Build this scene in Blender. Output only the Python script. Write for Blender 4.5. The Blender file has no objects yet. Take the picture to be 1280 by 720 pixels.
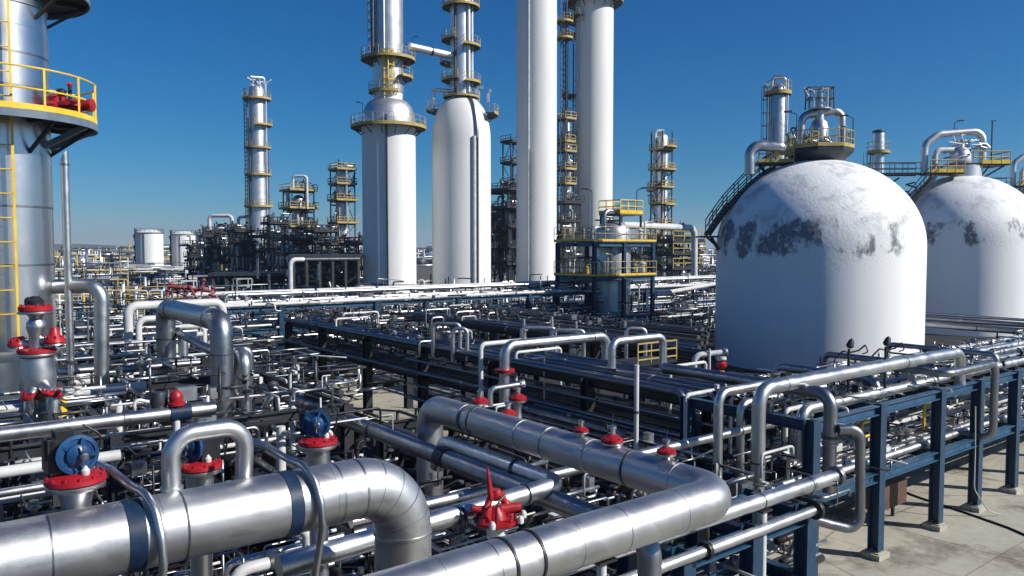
import bpy, math, random
from mathutils import Vector, Matrix
R=random.Random(7)
scene=bpy.context.scene
COL=scene.collection
rad=math.radians
# ---------------------------------------------------------------- site survey helpers
# X runs along the right-hand pipe racks, Y along the shaded middle rack, Z up, metres; the camera hovers at (0,0,8)
FOC=977.0; CAMH=8.0; PIT=math.atan(50/977.0); PSI=rad(52.2)
FX,FY=math.cos(PSI),math.sin(PSI); RX,RY=math.sin(PSI),-math.cos(PSI)
CP,SP=math.cos(PIT),math.sin(PIT)
def ray(px,py):
    dx=(px-640)/FOC; dy=-(py-360)/FOC
    fh=CP+dy*SP; fz=-SP+dy*CP
    return FX*fh+RX*dx, FY*fh+RY*dx, fz, fh
def D(px,py,dep):
    d=ray(px,py); t=dep/d[3]; return Vector((d[0]*t,d[1]*t,CAMH+d[2]*t))
def P(px,py,z):
    d=ray(px,py); t=(z-CAMH)/d[2]; return Vector((d[0]*t,d[1]*t,z))
def xa(px,y,z):
    k=(px-640)/FOC; w=z-CAMH
    return (k*(y*FY*CP-w*SP)-y*RY)/(RX-k*FX*CP)
def yb(px,x,z):
    k=(px-640)/FOC; w=z-CAMH
    return (k*(x*FX*CP-w*SP)-x*RX)/(RY-k*FY*CP)
def V(*a): return Vector(a)
# ---------------------------------------------------------------- materials
MAT={}
def new_mat(name):
    m=bpy.data.materials.new(name); m.use_nodes=True
    nt=m.node_tree; b=nt.nodes['Principled BSDF']
    return m,nt,b
def noise(nt,scale,detail=4,rough=.6,coord='Object',stretch=None):
    tc=nt.nodes.new('ShaderNodeTexCoord'); n=nt.nodes.new('ShaderNodeTexNoise')
    n.inputs['Scale'].default_value=scale; n.inputs['Detail'].default_value=detail; n.inputs['Roughness'].default_value=rough
    if stretch:
        mp=nt.nodes.new('ShaderNodeMapping'); mp.inputs['Scale'].default_value=stretch
        nt.links.new(tc.outputs[coord],mp.inputs['Vector']); nt.links.new(mp.outputs['Vector'],n.inputs['Vector'])
    else: nt.links.new(tc.outputs[coord],n.inputs['Vector'])
    return n
def ramp(nt,src,stops):
    r=nt.nodes.new('ShaderNodeValToRGB'); e=r.color_ramp.elements
    while len(e)<len(stops): e.new(.5)
    for i,(p,c) in enumerate(stops): e[i].position=p; e[i].color=(*c,1) if len(c)==3 else c
    nt.links.new(src,r.inputs['Fac']); return r
def bump(nt,b,src,strength,dist=.02):
    bp=nt.nodes.new('ShaderNodeBump'); bp.inputs['Strength'].default_value=strength; bp.inputs['Distance'].default_value=dist
    nt.links.new(src,bp.inputs['Height']); nt.links.new(bp.outputs['Normal'],b.inputs['Normal'])
def metal(name,c0,c1,r0,r1,scale=1.5,stretch=None,bmp=.05,jitter=.25,metallic=1.0):
    m,nt,b=new_mat(name)
    n=noise(nt,scale,5,.62,'Object',stretch)
    cr=ramp(nt,n.outputs['Fac'],[(.28,c0),(.72,c1)])
    oi=nt.nodes.new('ShaderNodeObjectInfo')
    mr=nt.nodes.new('ShaderNodeMapRange'); mr.inputs['To Min'].default_value=1-jitter; mr.inputs['To Max'].default_value=1.0
    nt.links.new(oi.outputs['Random'],mr.inputs['Value'])
    mx=nt.nodes.new('ShaderNodeMix'); mx.data_type='RGBA'; mx.blend_type='MULTIPLY'; mx.inputs['Factor'].default_value=1
    nt.links.new(cr.outputs['Color'],mx.inputs[6]); nt.links.new(mr.outputs['Result'],mx.inputs[7])
    nt.links.new(mx.outputs[2],b.inputs['Base Color'])
    rr=nt.nodes.new('ShaderNodeMapRange'); rr.inputs['From Min'].default_value=.3; rr.inputs['From Max'].default_value=.7
    rr.inputs['To Min'].default_value=r0; rr.inputs['To Max'].default_value=r1
    n2=noise(nt,scale*2.7,4,.6); nt.links.new(n2.outputs['Fac'],rr.inputs['Value'])
    nt.links.new(rr.outputs['Result'],b.inputs['Roughness'])
    b.inputs['Metallic'].default_value=metallic
    if bmp: bump(nt,b,n2.outputs['Fac'],bmp,.03)
    MAT[name]=m; return m
def paint(name,c0,c1,rough=.5,scale=2.,bmp=.05,spec=.4,stretch=None):
    m,nt,b=new_mat(name)
    n=noise(nt,scale,6,.65,'Object',stretch); cr=ramp(nt,n.outputs['Fac'],[(.3,c0),(.68,c1)])
    nt.links.new(cr.outputs['Color'],b.inputs['Base Color']); b.inputs['Roughness'].default_value=rough
    b.inputs['Specular IOR Level'].default_value=spec
    if bmp: bump(nt,b,n.outputs['Fac'],bmp,.02)
    MAT[name]=m; return m
metal('silver',(.55,.56,.57),(.76,.77,.78),.30,.46,1.1,None,.07,.25,.9)
metal('bright',(.50,.51,.515),(.70,.71,.715),.30,.48,.9,None,.06,.25,1.0)
metal('column_skin',(.62,.63,.64),(.70,.71,.72),.27,.34,.3,None,.0,.05,1.0)
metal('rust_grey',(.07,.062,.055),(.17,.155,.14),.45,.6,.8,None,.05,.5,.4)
metal('silver_far',(.60,.61,.62),(.80,.81,.82),.36,.5,.25,None,.0,.2,.85)
metal('dull',(.24,.255,.28),(.40,.415,.44),.30,.48,1.2)
metal('shade_pipe',(.20,.22,.26),(.32,.345,.39),.32,.48,.8,None,.05,.4)  # silver pipe with its blue shade put into the colour
metal('dark_pipe',(.022,.024,.03),(.055,.06,.07),.45,.6,.8,None,.05,.5,.5)  # pipe darkened nearly black to carry the shade around the racks
metal('gunmetal',(.05,.055,.065),(.11,.12,.13),.4,.6,2.,None,.05,.3,.6)
paint('white',(.62,.63,.62),(.75,.75,.73),.55,.22,.0,.3,(1,1,.18))
paint('white_pipe',(.40,.41,.41),(.66,.66,.65),.42,1.2,.03)
paint('navy',(.008,.032,.070),(.018,.058,.112),.40,2.)
paint('blue_beam',(.016,.062,.125),(.034,.105,.19),.42,2.)
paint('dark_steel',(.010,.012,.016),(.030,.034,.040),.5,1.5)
paint('grating',(.05,.06,.07),(.10,.11,.12),.6,3.)
paint('shaded_slate',(.022,.032,.045),(.045,.062,.082),.45,2.)  # slate darkened so the base colour carries the drum's shade
paint('faded_red',(.20,.03,.035),(.36,.075,.075),.6,3.)
paint('slate',(.09,.13,.17),(.15,.20,.25),.45,2.)
paint('yellow',(.62,.38,.02),(.85,.60,.05),.45,2.)
paint('old_yellow',(.30,.22,.06),(.48,.36,.11),.55,.8)
paint('red',(.20,.006,.012),(.42,.014,.022),.42,5.,.1)
paint('blue_cap',(.005,.026,.085),(.016,.085,.22),.36,5.,.15)
paint('band_blue',(.006,.016,.040),(.014,.036,.080),.45,4.,.05,.25)
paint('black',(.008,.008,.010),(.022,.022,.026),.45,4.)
paint('orange',(.7,.16,.01),(.9,.28,.02),.45,4.)
paint('brown_box',(.06,.035,.025),(.12,.07,.05),.6,3.)
paint('cable',(.35,.34,.32),(.5,.48,.45),.6,3.)
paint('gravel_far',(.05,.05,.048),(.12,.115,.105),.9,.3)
paint('hill',(.04,.06,.06),(.08,.10,.10),.9,.02)
def cladding():
    """aluminium insulation jacket: 0.9 m sheets of slightly different sheen, lap lines, dull stains and drips"""
    m,nt,b=new_mat('jacket')
    tc=nt.nodes.new('ShaderNodeTexCoord'); sx=nt.nodes.new('ShaderNodeSeparateXYZ'); nt.links.new(tc.outputs['Object'],sx.inputs[0])
    def mth(op,a,c):
        k=nt.nodes.new('ShaderNodeMath'); k.operation=op
        for i,v in enumerate((a,c)):
            if isinstance(v,(int,float)): k.inputs[i].default_value=v
            else: nt.links.new(v,k.inputs[i])
        return k.outputs[0]
    t=mth('DIVIDE',mth('ADD',mth('ADD',sx.outputs[0],sx.outputs[1]),sx.outputs[2]),.9)
    wn=nt.nodes.new('ShaderNodeTexWhiteNoise'); wn.noise_dimensions='1D'; nt.links.new(mth('FLOOR',t,0),wn.inputs['W'])
    n1=noise(nt,1.3,6,.65); n2=noise(nt,5.5,6,.7); n3=noise(nt,2.2,4,.6,'Object',(.6,.6,3.2))
    cr=ramp(nt,n1.outputs['Fac'],[(.25,(.44,.445,.455)),(.75,(.56,.565,.57))]); st=ramp(nt,n3.outputs['Fac'],[(.30,(.74,.73,.71)),(.46,(1,1,1))])
    pv=nt.nodes.new('ShaderNodeMapRange'); pv.inputs['To Min'].default_value=.92; nt.links.new(wn.outputs['Value'],pv.inputs['Value'])
    def mul(a,c):
        k=nt.nodes.new('ShaderNodeMix'); k.data_type='RGBA'; k.blend_type='MULTIPLY'; k.inputs['Factor'].default_value=1; nt.links.new(a,k.inputs[6]); nt.links.new(c,k.inputs[7]); return k.outputs[2]
    nt.links.new(mul(mul(cr.outputs['Color'],st.outputs['Color']),pv.outputs['Result']),b.inputs['Base Color'])
    rr=nt.nodes.new('ShaderNodeMapRange'); rr.inputs['From Min'].default_value=.3; rr.inputs['From Max'].default_value=.7; rr.inputs['To Min'].default_value=.36; rr.inputs['To Max'].default_value=.50
    nt.links.new(mth('ADD',mth('MULTIPLY',n2.outputs['Fac'],.6),mth('MULTIPLY',n1.outputs['Fac'],.4)),rr.inputs['Value'])
    nt.links.new(mth('ADD',rr.outputs['Result'],mth('MULTIPLY',wn.outputs['Value'],.06)),b.inputs['Roughness']); b.inputs['Metallic'].default_value=.97
    bump(nt,b,mth('ADD',n1.outputs['Fac'],mth('MULTIPLY',n2.outputs['Fac'],.12)),.09,.05); MAT['jacket']=m
cladding()
def concrete():
    m,nt,b=new_mat('concrete')
    n=noise(nt,.12,8,.62); n2=noise(nt,3.,6,.7)
    cr=ramp(nt,n.outputs['Fac'],[(.28,(.30,.285,.23)),(.5,(.42,.40,.33)),(.72,(.49,.465,.385))])
    c2=ramp(nt,n2.outputs['Fac'],[(.3,(.80,.80,.80)),(.62,(1,1,1))])
    st=noise(nt,.35,5,.7); c3=ramp(nt,st.outputs['Fac'],[(.34,(.45,.42,.40)),(.47,(1,1,1))])
    a=nt.nodes.new('ShaderNodeMix'); a.data_type='RGBA'; a.blend_type='MULTIPLY'; a.inputs['Factor'].default_value=1
    nt.links.new(cr.outputs['Color'],a.inputs[6]); nt.links.new(c2.outputs['Color'],a.inputs[7])
    d=nt.nodes.new('ShaderNodeMix'); d.data_type='RGBA'; d.blend_type='MULTIPLY'; d.inputs['Factor'].default_value=1
    nt.links.new(a.outputs[2],d.inputs[6]); nt.links.new(c3.outputs['Color'],d.inputs[7])
    # slab joints, a real 4 m casting grid
    tc=nt.nodes.new('ShaderNodeTexCoord'); br=nt.nodes.new('ShaderNodeTexBrick'); br.offset=0
    br.inputs['Scale'].default_value=1; br.inputs['Brick Width'].default_value=5; br.inputs['Row Height'].default_value=4; br.inputs['Mortar Size'].default_value=.012
    br.inputs['Color1'].default_value=(1,1,1,1); br.inputs['Color2'].default_value=(.93,.93,.92,1); br.inputs['Mortar'].default_value=(.45,.43,.4,1)
    nt.links.new(tc.outputs['Object'],br.inputs['Vector'])
    e=nt.nodes.new('ShaderNodeMix'); e.data_type='RGBA'; e.blend_type='MULTIPLY'; e.inputs['Factor'].default_value=1
    nt.links.new(d.outputs[2],e.inputs[6]); nt.links.new(br.outputs['Color'],e.inputs[7])
    # cracks and dark drips
    vo=nt.nodes.new('ShaderNodeTexVoronoi'); vo.feature='DISTANCE_TO_EDGE'; vo.inputs['Scale'].default_value=.16
    wp=nt.nodes.new('ShaderNodeMix'); wp.data_type='VECTOR'; wp.inputs['Factor'].default_value=.12; wnz=noise(nt,.8,5,.6)
    nt.links.new(tc.outputs['Object'],wp.inputs[4]); nt.links.new(wnz.outputs['Color'],wp.inputs[5]); nt.links.new(wp.outputs[1],vo.inputs['Vector'])
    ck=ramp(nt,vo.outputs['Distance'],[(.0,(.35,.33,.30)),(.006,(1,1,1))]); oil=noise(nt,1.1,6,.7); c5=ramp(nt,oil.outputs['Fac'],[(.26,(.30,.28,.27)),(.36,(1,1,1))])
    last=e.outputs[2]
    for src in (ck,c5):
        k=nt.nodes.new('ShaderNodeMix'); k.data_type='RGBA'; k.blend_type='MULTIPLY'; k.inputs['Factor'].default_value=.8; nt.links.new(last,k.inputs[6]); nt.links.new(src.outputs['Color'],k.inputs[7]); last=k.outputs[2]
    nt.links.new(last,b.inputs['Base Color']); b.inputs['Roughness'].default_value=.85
    bump(nt,b,n2.outputs['Fac'],.25,.01); MAT['concrete']=m
concrete()
def shade_gravel():  # near-black ground: shade under the plant put into the colour
    m,nt,b=new_mat('shade_gravel')
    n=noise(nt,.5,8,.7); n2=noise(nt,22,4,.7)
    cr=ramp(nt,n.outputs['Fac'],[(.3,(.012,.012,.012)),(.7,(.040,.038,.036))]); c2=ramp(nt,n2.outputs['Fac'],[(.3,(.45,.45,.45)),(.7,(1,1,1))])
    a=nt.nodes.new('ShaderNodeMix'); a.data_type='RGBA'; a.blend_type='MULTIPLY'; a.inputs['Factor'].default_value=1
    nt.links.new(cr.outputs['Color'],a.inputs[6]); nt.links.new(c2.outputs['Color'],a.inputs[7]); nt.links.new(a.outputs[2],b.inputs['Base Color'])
    b.inputs['Roughness'].default_value=.9; bump(nt,b,n2.outputs['Fac'],.6,.03); MAT['shade_gravel']=m
shade_gravel()
def frost(name,zlo,zhi,amount,seed):
    """white frosted shell: bare grey metal shows through in ragged patches where the frost has fallen off, most of them in a band at the shoulder"""
    m,nt,b=new_mat(name)
    tc=nt.nodes.new('ShaderNodeTexCoord'); sx=nt.nodes.new('ShaderNodeSeparateXYZ'); nt.links.new(tc.outputs['Object'],sx.inputs[0])
    mp=nt.nodes.new('ShaderNodeMapping'); mp.inputs['Location'].default_value=(seed,seed*1.7,seed*.3); nt.links.new(tc.outputs['Object'],mp.inputs['Vector'])
    def nz(scale,det,rg,dist=0.):
        n=nt.nodes.new('ShaderNodeTexNoise'); n.inputs['Scale'].default_value=scale; n.inputs['Detail'].default_value=det; n.inputs['Roughness'].default_value=rg; n.inputs['Distortion'].default_value=dist
        nt.links.new(mp.outputs['Vector'],n.inputs['Vector']); return n.outputs['Fac']
    def mth(op,a,c,clamp=False):
        k=nt.nodes.new('ShaderNodeMath'); k.operation=op; k.use_clamp=clamp
        for i,v in enumerate((a,c)):
            if isinstance(v,(int,float)): k.inputs[i].default_value=v
            else: nt.links.new(v,k.inputs[i])
        return k.outputs[0]
    sm_=nt.nodes.new('ShaderNodeMapping'); sm_.inputs['Scale'].default_value=(1,1,.42); nt.links.new(mp.outputs['Vector'],sm_.inputs['Vector'])
    bn=nt.nodes.new('ShaderNodeTexNoise'); bn.inputs['Scale'].default_value=.62; bn.inputs['Detail'].default_value=5; bn.inputs['Roughness'].default_value=.6; nt.links.new(sm_.outputs['Vector'],bn.inputs['Vector'])
    big=bn.outputs['Fac']; fine=nz(1.7,6,.7); pale=nz(.55,5,.62,.4)
    mid=(zlo+zhi)/2; half=(zhi-zlo)/2
    d=mth('ABSOLUTE',mth('SUBTRACT',sx.outputs[2],mid),0); w=mth('SUBTRACT',1.0,mth('DIVIDE',d,half),True)
    s1=mth('ADD',mth('ADD',mth('MULTIPLY',big,.78),mth('MULTIPLY',fine,.22)),mth('MULTIPLY',mth('SUBTRACT',mth('MINIMUM',w,.6),.6),.42))
    def step(src,a,b_):
        k=nt.nodes.new('ShaderNodeMapRange'); k.clamp=True; k.inputs['From Min'].default_value=a; k.inputs['From Max'].default_value=b_; nt.links.new(src,k.inputs['Value']); return k.outputs['Result']
    rd=nt.nodes.new('ShaderNodeVectorMath'); rd.operation='DOT_PRODUCT'; rd.inputs[1].default_value=(-RX,-RY,0); nt.links.new(tc.outputs['Object'],rd.inputs[0])
    s1=mth('ADD',s1,mth('MULTIPLY',rd.outputs['Value'],.0042))
    mask=mth('MULTIPLY',step(s1,.555-.07*amount,.625-.07*amount),step(fine,.30,.46))
    hi=step(sx.outputs[2],mid-.3,mid+1.2)
    mask2=mth('MULTIPLY',step(mth('ADD',mth('MULTIPLY',pale,.7),mth('MULTIPLY',fine,.3)),.535-.05*amount,.70-.05*amount),hi)
    streak=nt.nodes.new('ShaderNodeTexNoise'); sm=nt.nodes.new('ShaderNodeMapping'); sm.inputs['Scale'].default_value=(.5,.5,.05)
    nt.links.new(tc.outputs['Object'],sm.inputs['Vector']); nt.links.new(sm.outputs['Vector'],streak.inputs['Vector']); streak.inputs['Scale'].default_value=1.2; streak.inputs['Detail'].default_value=5
    wr=ramp(nt,streak.outputs['Fac'],[(.25,(.78,.79,.79)),(.7,(.86,.86,.84))])
    gr=ramp(nt,fine,[(.3,(.10,.115,.13)),(.7,(.25,.27,.29))])
    mx=nt.nodes.new('ShaderNodeMix'); mx.data_type='RGBA'
    pm=nt.nodes.new('ShaderNodeMix'); pm.data_type='RGBA'; pm.inputs[7].default_value=(.42,.435,.45,1)
    nt.links.new(mask2,pm.inputs['Factor']); nt.links.new(wr.outputs['Color'],pm.inputs[6]); nt.links.new(mask,mx.inputs['Factor']); nt.links.new(pm.outputs[2],mx.inputs[6]); nt.links.new(gr.outputs['Color'],mx.inputs[7])
    nt.links.new(mx.outputs[2],b.inputs['Base Color']); b.inputs['Roughness'].default_value=.7; b.inputs['Specular IOR Level'].default_value=.25
    # crusty frost relief on the dome only
    h=nt.nodes.new('ShaderNodeMapRange'); h.inputs['From Min'].default_value=zlo-.6; h.inputs['From Max'].default_value=zlo+.8; h.clamp=True
    nt.links.new(sx.outputs[2],h.inputs['Value'])
    bp=nt.nodes.new('ShaderNodeBump'); bp.inputs['Distance'].default_value=.12
    nt.links.new(mth('MULTIPLY',h.outputs['Result'],.32),bp.inputs['Strength']); nt.links.new(nz(4.5,6,.75),bp.inputs['Height']); nt.links.new(bp.outputs['Normal'],b.inputs['Normal'])
    MAT[name]=m
# ---------------------------------------------------------------- mesh builder
class MB:
    def __init__(s): s.v=[]; s.f=[]; s.s=[]
    def add(s,vs,fs,smooth=False):
        o=len(s.v); s.v+= [tuple(p) for p in vs]; s.f+=[tuple(i+o for i in q) for q in fs]; s.s+=[smooth]*len(fs) if isinstance(smooth,bool) else list(smooth)
        return s
    def box(s,c,size,ax=(1,0),az=None):
        """box centred at c, size (along ax, across ax, up)"""
        cx,cy,cz=c; a=Vector((ax[0],ax[1],0)).normalized(); p=Vector((-a.y,a.x,0)); u=Vector((0,0,1))
        vs=[]
        for k in (-.5,.5):
            for j in (-.5,.5):
                for i in (-.5,.5): vs.append(Vector(c)+a*size[0]*i+p*size[1]*j+u*size[2]*k)
        return s.add(vs,[(0,2,3,1),(4,5,7,6),(0,1,5,4),(2,6,7,3),(0,4,6,2),(1,3,7,5)])
    def bar(s,p,q,w,h=None,up=(0,0,1)):
        h=h or w; p=Vector(p); q=Vector(q); d=(q-p).normalized(); u=Vector(up)
        if abs(d.dot(u))>.98: u=Vector((1,0,0))
        a=d.cross(u).normalized(); b=a.cross(d).normalized()
        vs=[]
        for e in (p,q):
            for j in (-.5,.5):
                for i in (-.5,.5): vs.append(e+a*w*i+b*h*j)
        return s.add(vs,[(0,2,3,1),(4,5,7,6),(0,1,5,4),(2,6,7,3),(0,4,6,2),(1,3,7,5)])
    def hbar(s,p,q,w,h,t=.03,up=(0,0,1)):
        """rolled H section: two flanges and a web"""
        p=Vector(p); q=Vector(q); d=(q-p).normalized(); u=Vector(up)
        if abs(d.dot(u))>.98: u=Vector((0,1,0))
        a=d.cross(u).normalized(); b=a.cross(d).normalized()
        for sgn in (1,-1): s.bar(p+b*sgn*(h/2-t/2),q+b*sgn*(h/2-t/2),w,t,b)
        return s.bar(p,q,t,h-2*t,b)
    def tube(s,path,r,n=12,bend=None,seg=6,caps=True):
        pts=[Vector(p) for p in path]
        if bend and len(pts)>2:
            out=[pts[0]]
            for i in range(1,len(pts)-1):
                a,b,c=pts[i-1],pts[i],pts[i+1]; d1=(a-b); d2=(c-b); l1,l2=d1.length,d2.length; d1/=l1; d2/=l2
                ang=d1.angle(d2)
                if ang>math.pi-.05: out.append(b); continue
                t=min(bend/math.tan(ang/2),l1*.49,l2*.49); rr=t*math.tan(ang/2)
                ctr=b+(d1+d2).normalized()*(rr/math.sin(ang/2))
                v1=b+d1*t-ctr; v2=b+d2*t-ctr; w=v1.angle(v2); axis=v1.cross(v2).normalized()
                for k in range(seg+1): out.append(ctr+Matrix.Rotation(w*k/seg,3,axis)@v1)
            out.append(pts[-1]); pts=out
        N=len(pts); tan=[]
        for i in range(N):
            if i==0: d=pts[1]-pts[0]
            elif i==N-1: d=pts[-1]-pts[-2]
            else: d=(pts[i+1]-pts[i]).normalized()+(pts[i]-pts[i-1]).normalized()
            tan.append(d.normalized())
        u=Vector((0,0,1)) if abs(tan[0].z)<.9 else Vector((1,0,0))
        a=tan[0].cross(u).normalized(); vs=[]; prev=tan[0]
        for i in range(N):
            t=tan[i]
            if i:
                q=prev.rotation_difference(t); a=q@a; a=(a-t*a.dot(t)).normalized()
            prev=t; b=t.cross(a); rr=r if isinstance(r,(int,float)) else (lambda f:r[int(f)]+(r[min(int(f)+1,len(r)-1)]-r[int(f)])*(f-int(f)))(i/(N-1)*(len(r)-1))
            for k in range(n):
                th=2*math.pi*k/n; vs.append(pts[i]+a*math.cos(th)*rr+b*math.sin(th)*rr)
        fs=[]; sm=[]
        for i in range(N-1):
            for k in range(n):
                k2=(k+1)%n; fs.append((i*n+k,i*n+k2,(i+1)*n+k2,(i+1)*n+k)); sm.append(True)
        if caps:
            fs.append(tuple(range(n))[::-1]); fs.append(tuple((N-1)*n+k for k in range(n))); sm+=[False,False]
        return s.add(vs,fs,sm)
    def lathe(s,c,prof,n=24,axis=(0,0,1)):
        """profile of (radius, height) spun about axis through c"""
        c=Vector(c); ax=Vector(axis).normalized(); u=Vector((0,0,1)) if abs(ax.z)<.9 else Vector((1,0,0))
        a=ax.cross(u).normalized(); b=ax.cross(a); vs=[]; fs=[]; sm=[]
        for (r,z) in prof:
            for k in range(n):
                th=2*math.pi*k/n; vs.append(c+ax*z+(a*math.cos(th)+b*math.sin(th))*r)
        for i in range(len(prof)-1):
            flat=abs(prof[i][1]-prof[i+1][1])<1e-4
            for k in range(n):
                k2=(k+1)%n; fs.append((i*n+k,(i+1)*n+k,(i+1)*n+k2,i*n+k2)); sm.append(not flat)
        if prof[0][0]>1e-3: fs.append(tuple(range(n))); sm.append(False)
        if prof[-1][0]>1e-3: fs.append(tuple((len(prof)-1)*n+k for k in range(n))[::-1]); sm.append(False)
        return s.add(vs,fs,sm)
    def cyl(s,p,q,r,n=12): return s.tube([p,q],r,n)
    def arc_slab(s,c,r0,r1,z0,z1,a0,a1,base,n=None):
        """annular sector between angles measured from the direction `base` (unit 2-vector) counter-clockwise"""
        full=abs(a1-a0)>=2*math.pi-1e-3; n=n or max(4,int(abs(a1-a0)/rad(9)))
        vs=[]; m=n if full else n+1
        for i in range(m):
            a=a0+(a1-a0)*i/n; d=(base[0]*math.cos(a)-base[1]*math.sin(a),base[0]*math.sin(a)+base[1]*math.cos(a))
            for r,z in ((r0,z0),(r1,z0),(r1,z1),(r0,z1)): vs.append((c[0]+d[0]*r,c[1]+d[1]*r,z))
        fs=[]
        for i in range(n):
            j=(i+1)%m
            for k in range(4):
                k2=(k+1)%4; fs.append((i*4+k,i*4+k2,j*4+k2,j*4+k))
        if not full: fs+= [(3,2,1,0),((m-1)*4,(m-1)*4+1,(m-1)*4+2,(m-1)*4+3)]
        return s.add(vs,fs)
    def build(s,name,mat,parent=None,label=None,origin=None):
        if parent is not None: o=wloc(parent)
        elif origin is not None: o=Vector(origin)
        else:
            xs=[p[0] for p in s.v]; ys=[p[1] for p in s.v]; zs=[p[2] for p in s.v]
            o=Vector(((min(xs)+max(xs))/2,(min(ys)+max(ys))/2,min(zs)))
        me=bpy.data.meshes.new(name); me.from_pydata([(p[0]-o.x,p[1]-o.y,p[2]-o.z) for p in s.v],[],s.f)
        me.polygons.foreach_set('use_smooth',s.s); me.materials.append(MAT[mat]); me.update(); me.set_sharp_from_angle(angle=rad(38))
        ob=bpy.data.objects.new(name,me); COL.objects.link(ob)
        if parent is not None: ob.parent=parent
        else: ob.location=o
        if label: ob['label']=label
        return ob
def wloc(o):
    v=Vector((0,0,0))
    while o is not None: v+=o.location; o=o.parent
    return v
def tag(o,label,cat,group=None,kind=None):
    if label: o['label']=label
    if cat: o['category']=cat
    if group: o['group']=group
    if kind: o['kind']=kind
    elif cat: o['kind']='thing'
    return o
def thing(name,label,cat,loc,group=None):
    o=bpy.data.objects.new(name,None); COL.objects.link(o); o.location=Vector(loc); o.empty_display_size=.3
    return tag(o,label,cat,group)
def pipe(path,r,mat,label,group=None,n=14,bend=None,name='pipe',seg=6,bands=(),flanges=(),cat='pipe',band_mat='gunmetal',origin=None):
    """one pipe run = one mesh; bands and flanges at path points (point, direction[, width, extra]) are its parts"""
    mb=MB(); mb.tube(path,r,n,bend if bend is not None else r*2.2,seg); o=mb.build(name,mat,origin=origin); tag(o,label,cat,group)
    for bnd in bands:
        p,d=Vector(bnd[0]),Vector(bnd[1]).normalized(); w=bnd[2] if len(bnd)>2 else .05; ex=bnd[3] if len(bnd)>3 else .012; bm=bnd[4] if len(bnd)>4 else band_mat
        m=MB(); m.lathe(p-d*w/2,[(r+.001,0),(r+ex,0),(r+ex,w),(r+.001,w)],max(n,20),d); m.build('band',bm,o)
    for fl in flanges:
        p,d=Vector(fl[0]),Vector(fl[1]).normalized(); k=fl[2] if len(fl)>2 else 1.6
        m=MB(); t=max(.035,r*.28)
        m.lathe(p-d*t*1.15,[(r*k*.98,0),(r*k,.006),(r*k,t),(r*.9,t),(r*.9,t*1.3),(r*k,t*1.3),(r*k,t*2.3)],max(n,20),d)
        u=Vector((0,0,1)) if abs(d.z)<.9 else Vector((1,0,0)); a=d.cross(u).normalized(); b=d.cross(a)
        for i in range(8):
            th=2*math.pi*i/8; e=(a*math.cos(th)+b*math.sin(th))*r*k*.85; m.cyl(p+e-d*t*1.5,p+e+d*t*1.6,r*.1+.006,6)
        m.build('flange',fl[3] if len(fl)>3 else 'dull',o)
    return o
def build_multi(name,parts,parent=None):
    """parts: {material: MB} joined into one mesh object with several material slots"""
    vs=[]; fs=[]; sm=[]; mi=[]; mats=[]
    for mt,m in parts.items():
        if not m.v: continue
        b=len(vs); mats.append(mt); vs+=m.v; fs+=[tuple(i+b for i in f) for f in m.f]; sm+=m.s; mi+=[len(mats)-1]*len(m.f)
    o=wloc(parent) if parent is not None else Vector((0,0,0))
    me=bpy.data.meshes.new(name); me.from_pydata([(p[0]-o.x,p[1]-o.y,p[2]-o.z) for p in vs],[],fs)
    for mt in mats: me.materials.append(MAT[mt])
    me.polygons.foreach_set('use_smooth',sm); me.polygons.foreach_set('material_index',mi); me.update()
    ob=bpy.data.objects.new(name,me); COL.objects.link(ob)
    if parent is not None: ob.parent=parent
    return ob
X3=Vector((1,0,0)); Y3=Vector((0,1,0)); Z3=Vector((0,0,1))
# ---------------------------------------------------------------- ground
def sheet(name,x0,x1,y0,y1,z,mat,nx=1):
    m=MB(); m.add([(x0,y0,z),(x1,y0,z),(x1,y1,z),(x0,y1,z)],[(0,1,2,3)]); o=m.build(name,mat,origin=(0,0,0)); o['kind']='structure'; return o
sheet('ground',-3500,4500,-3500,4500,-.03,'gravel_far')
sheet('shade_yard',-60,150,-40,62,-.012,'shade_gravel')  # dark sheet stands in for shaded ground and cuts bounce light
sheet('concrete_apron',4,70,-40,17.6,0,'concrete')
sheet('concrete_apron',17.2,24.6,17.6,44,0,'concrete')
sheet('shade_bed',3,17.19,12.5,18,.004,'shade_gravel')  # dark sheets over the concrete where the pipework shades it
sheet('shade_bed',3,9,6,12.49,.004,'shade_gravel')
# low ridge on the horizon
m=MB(); vs=[]; fs=[]
for i in range(90):
    a=rad(-25+i*2.0); h=10+7*math.sin(i*.37)+5*math.sin(i*.11+1)+R.uniform(-1.5,1.5); d=2300
    for q,(dd,zz) in enumerate(((d,-1),(d+60,h),(d+500,h*.8),(d+700,-1))): vs.append((math.cos(a)*dd,math.sin(a)*dd,zz))
    if i: 
        for q in range(3): fs.append(((i-1)*4+q,(i-1)*4+q+1,i*4+q+1,i*4+q))
m.add(vs,fs,True); m.build('hills','hill',origin=(0,0,0))['kind']='structure'
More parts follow.
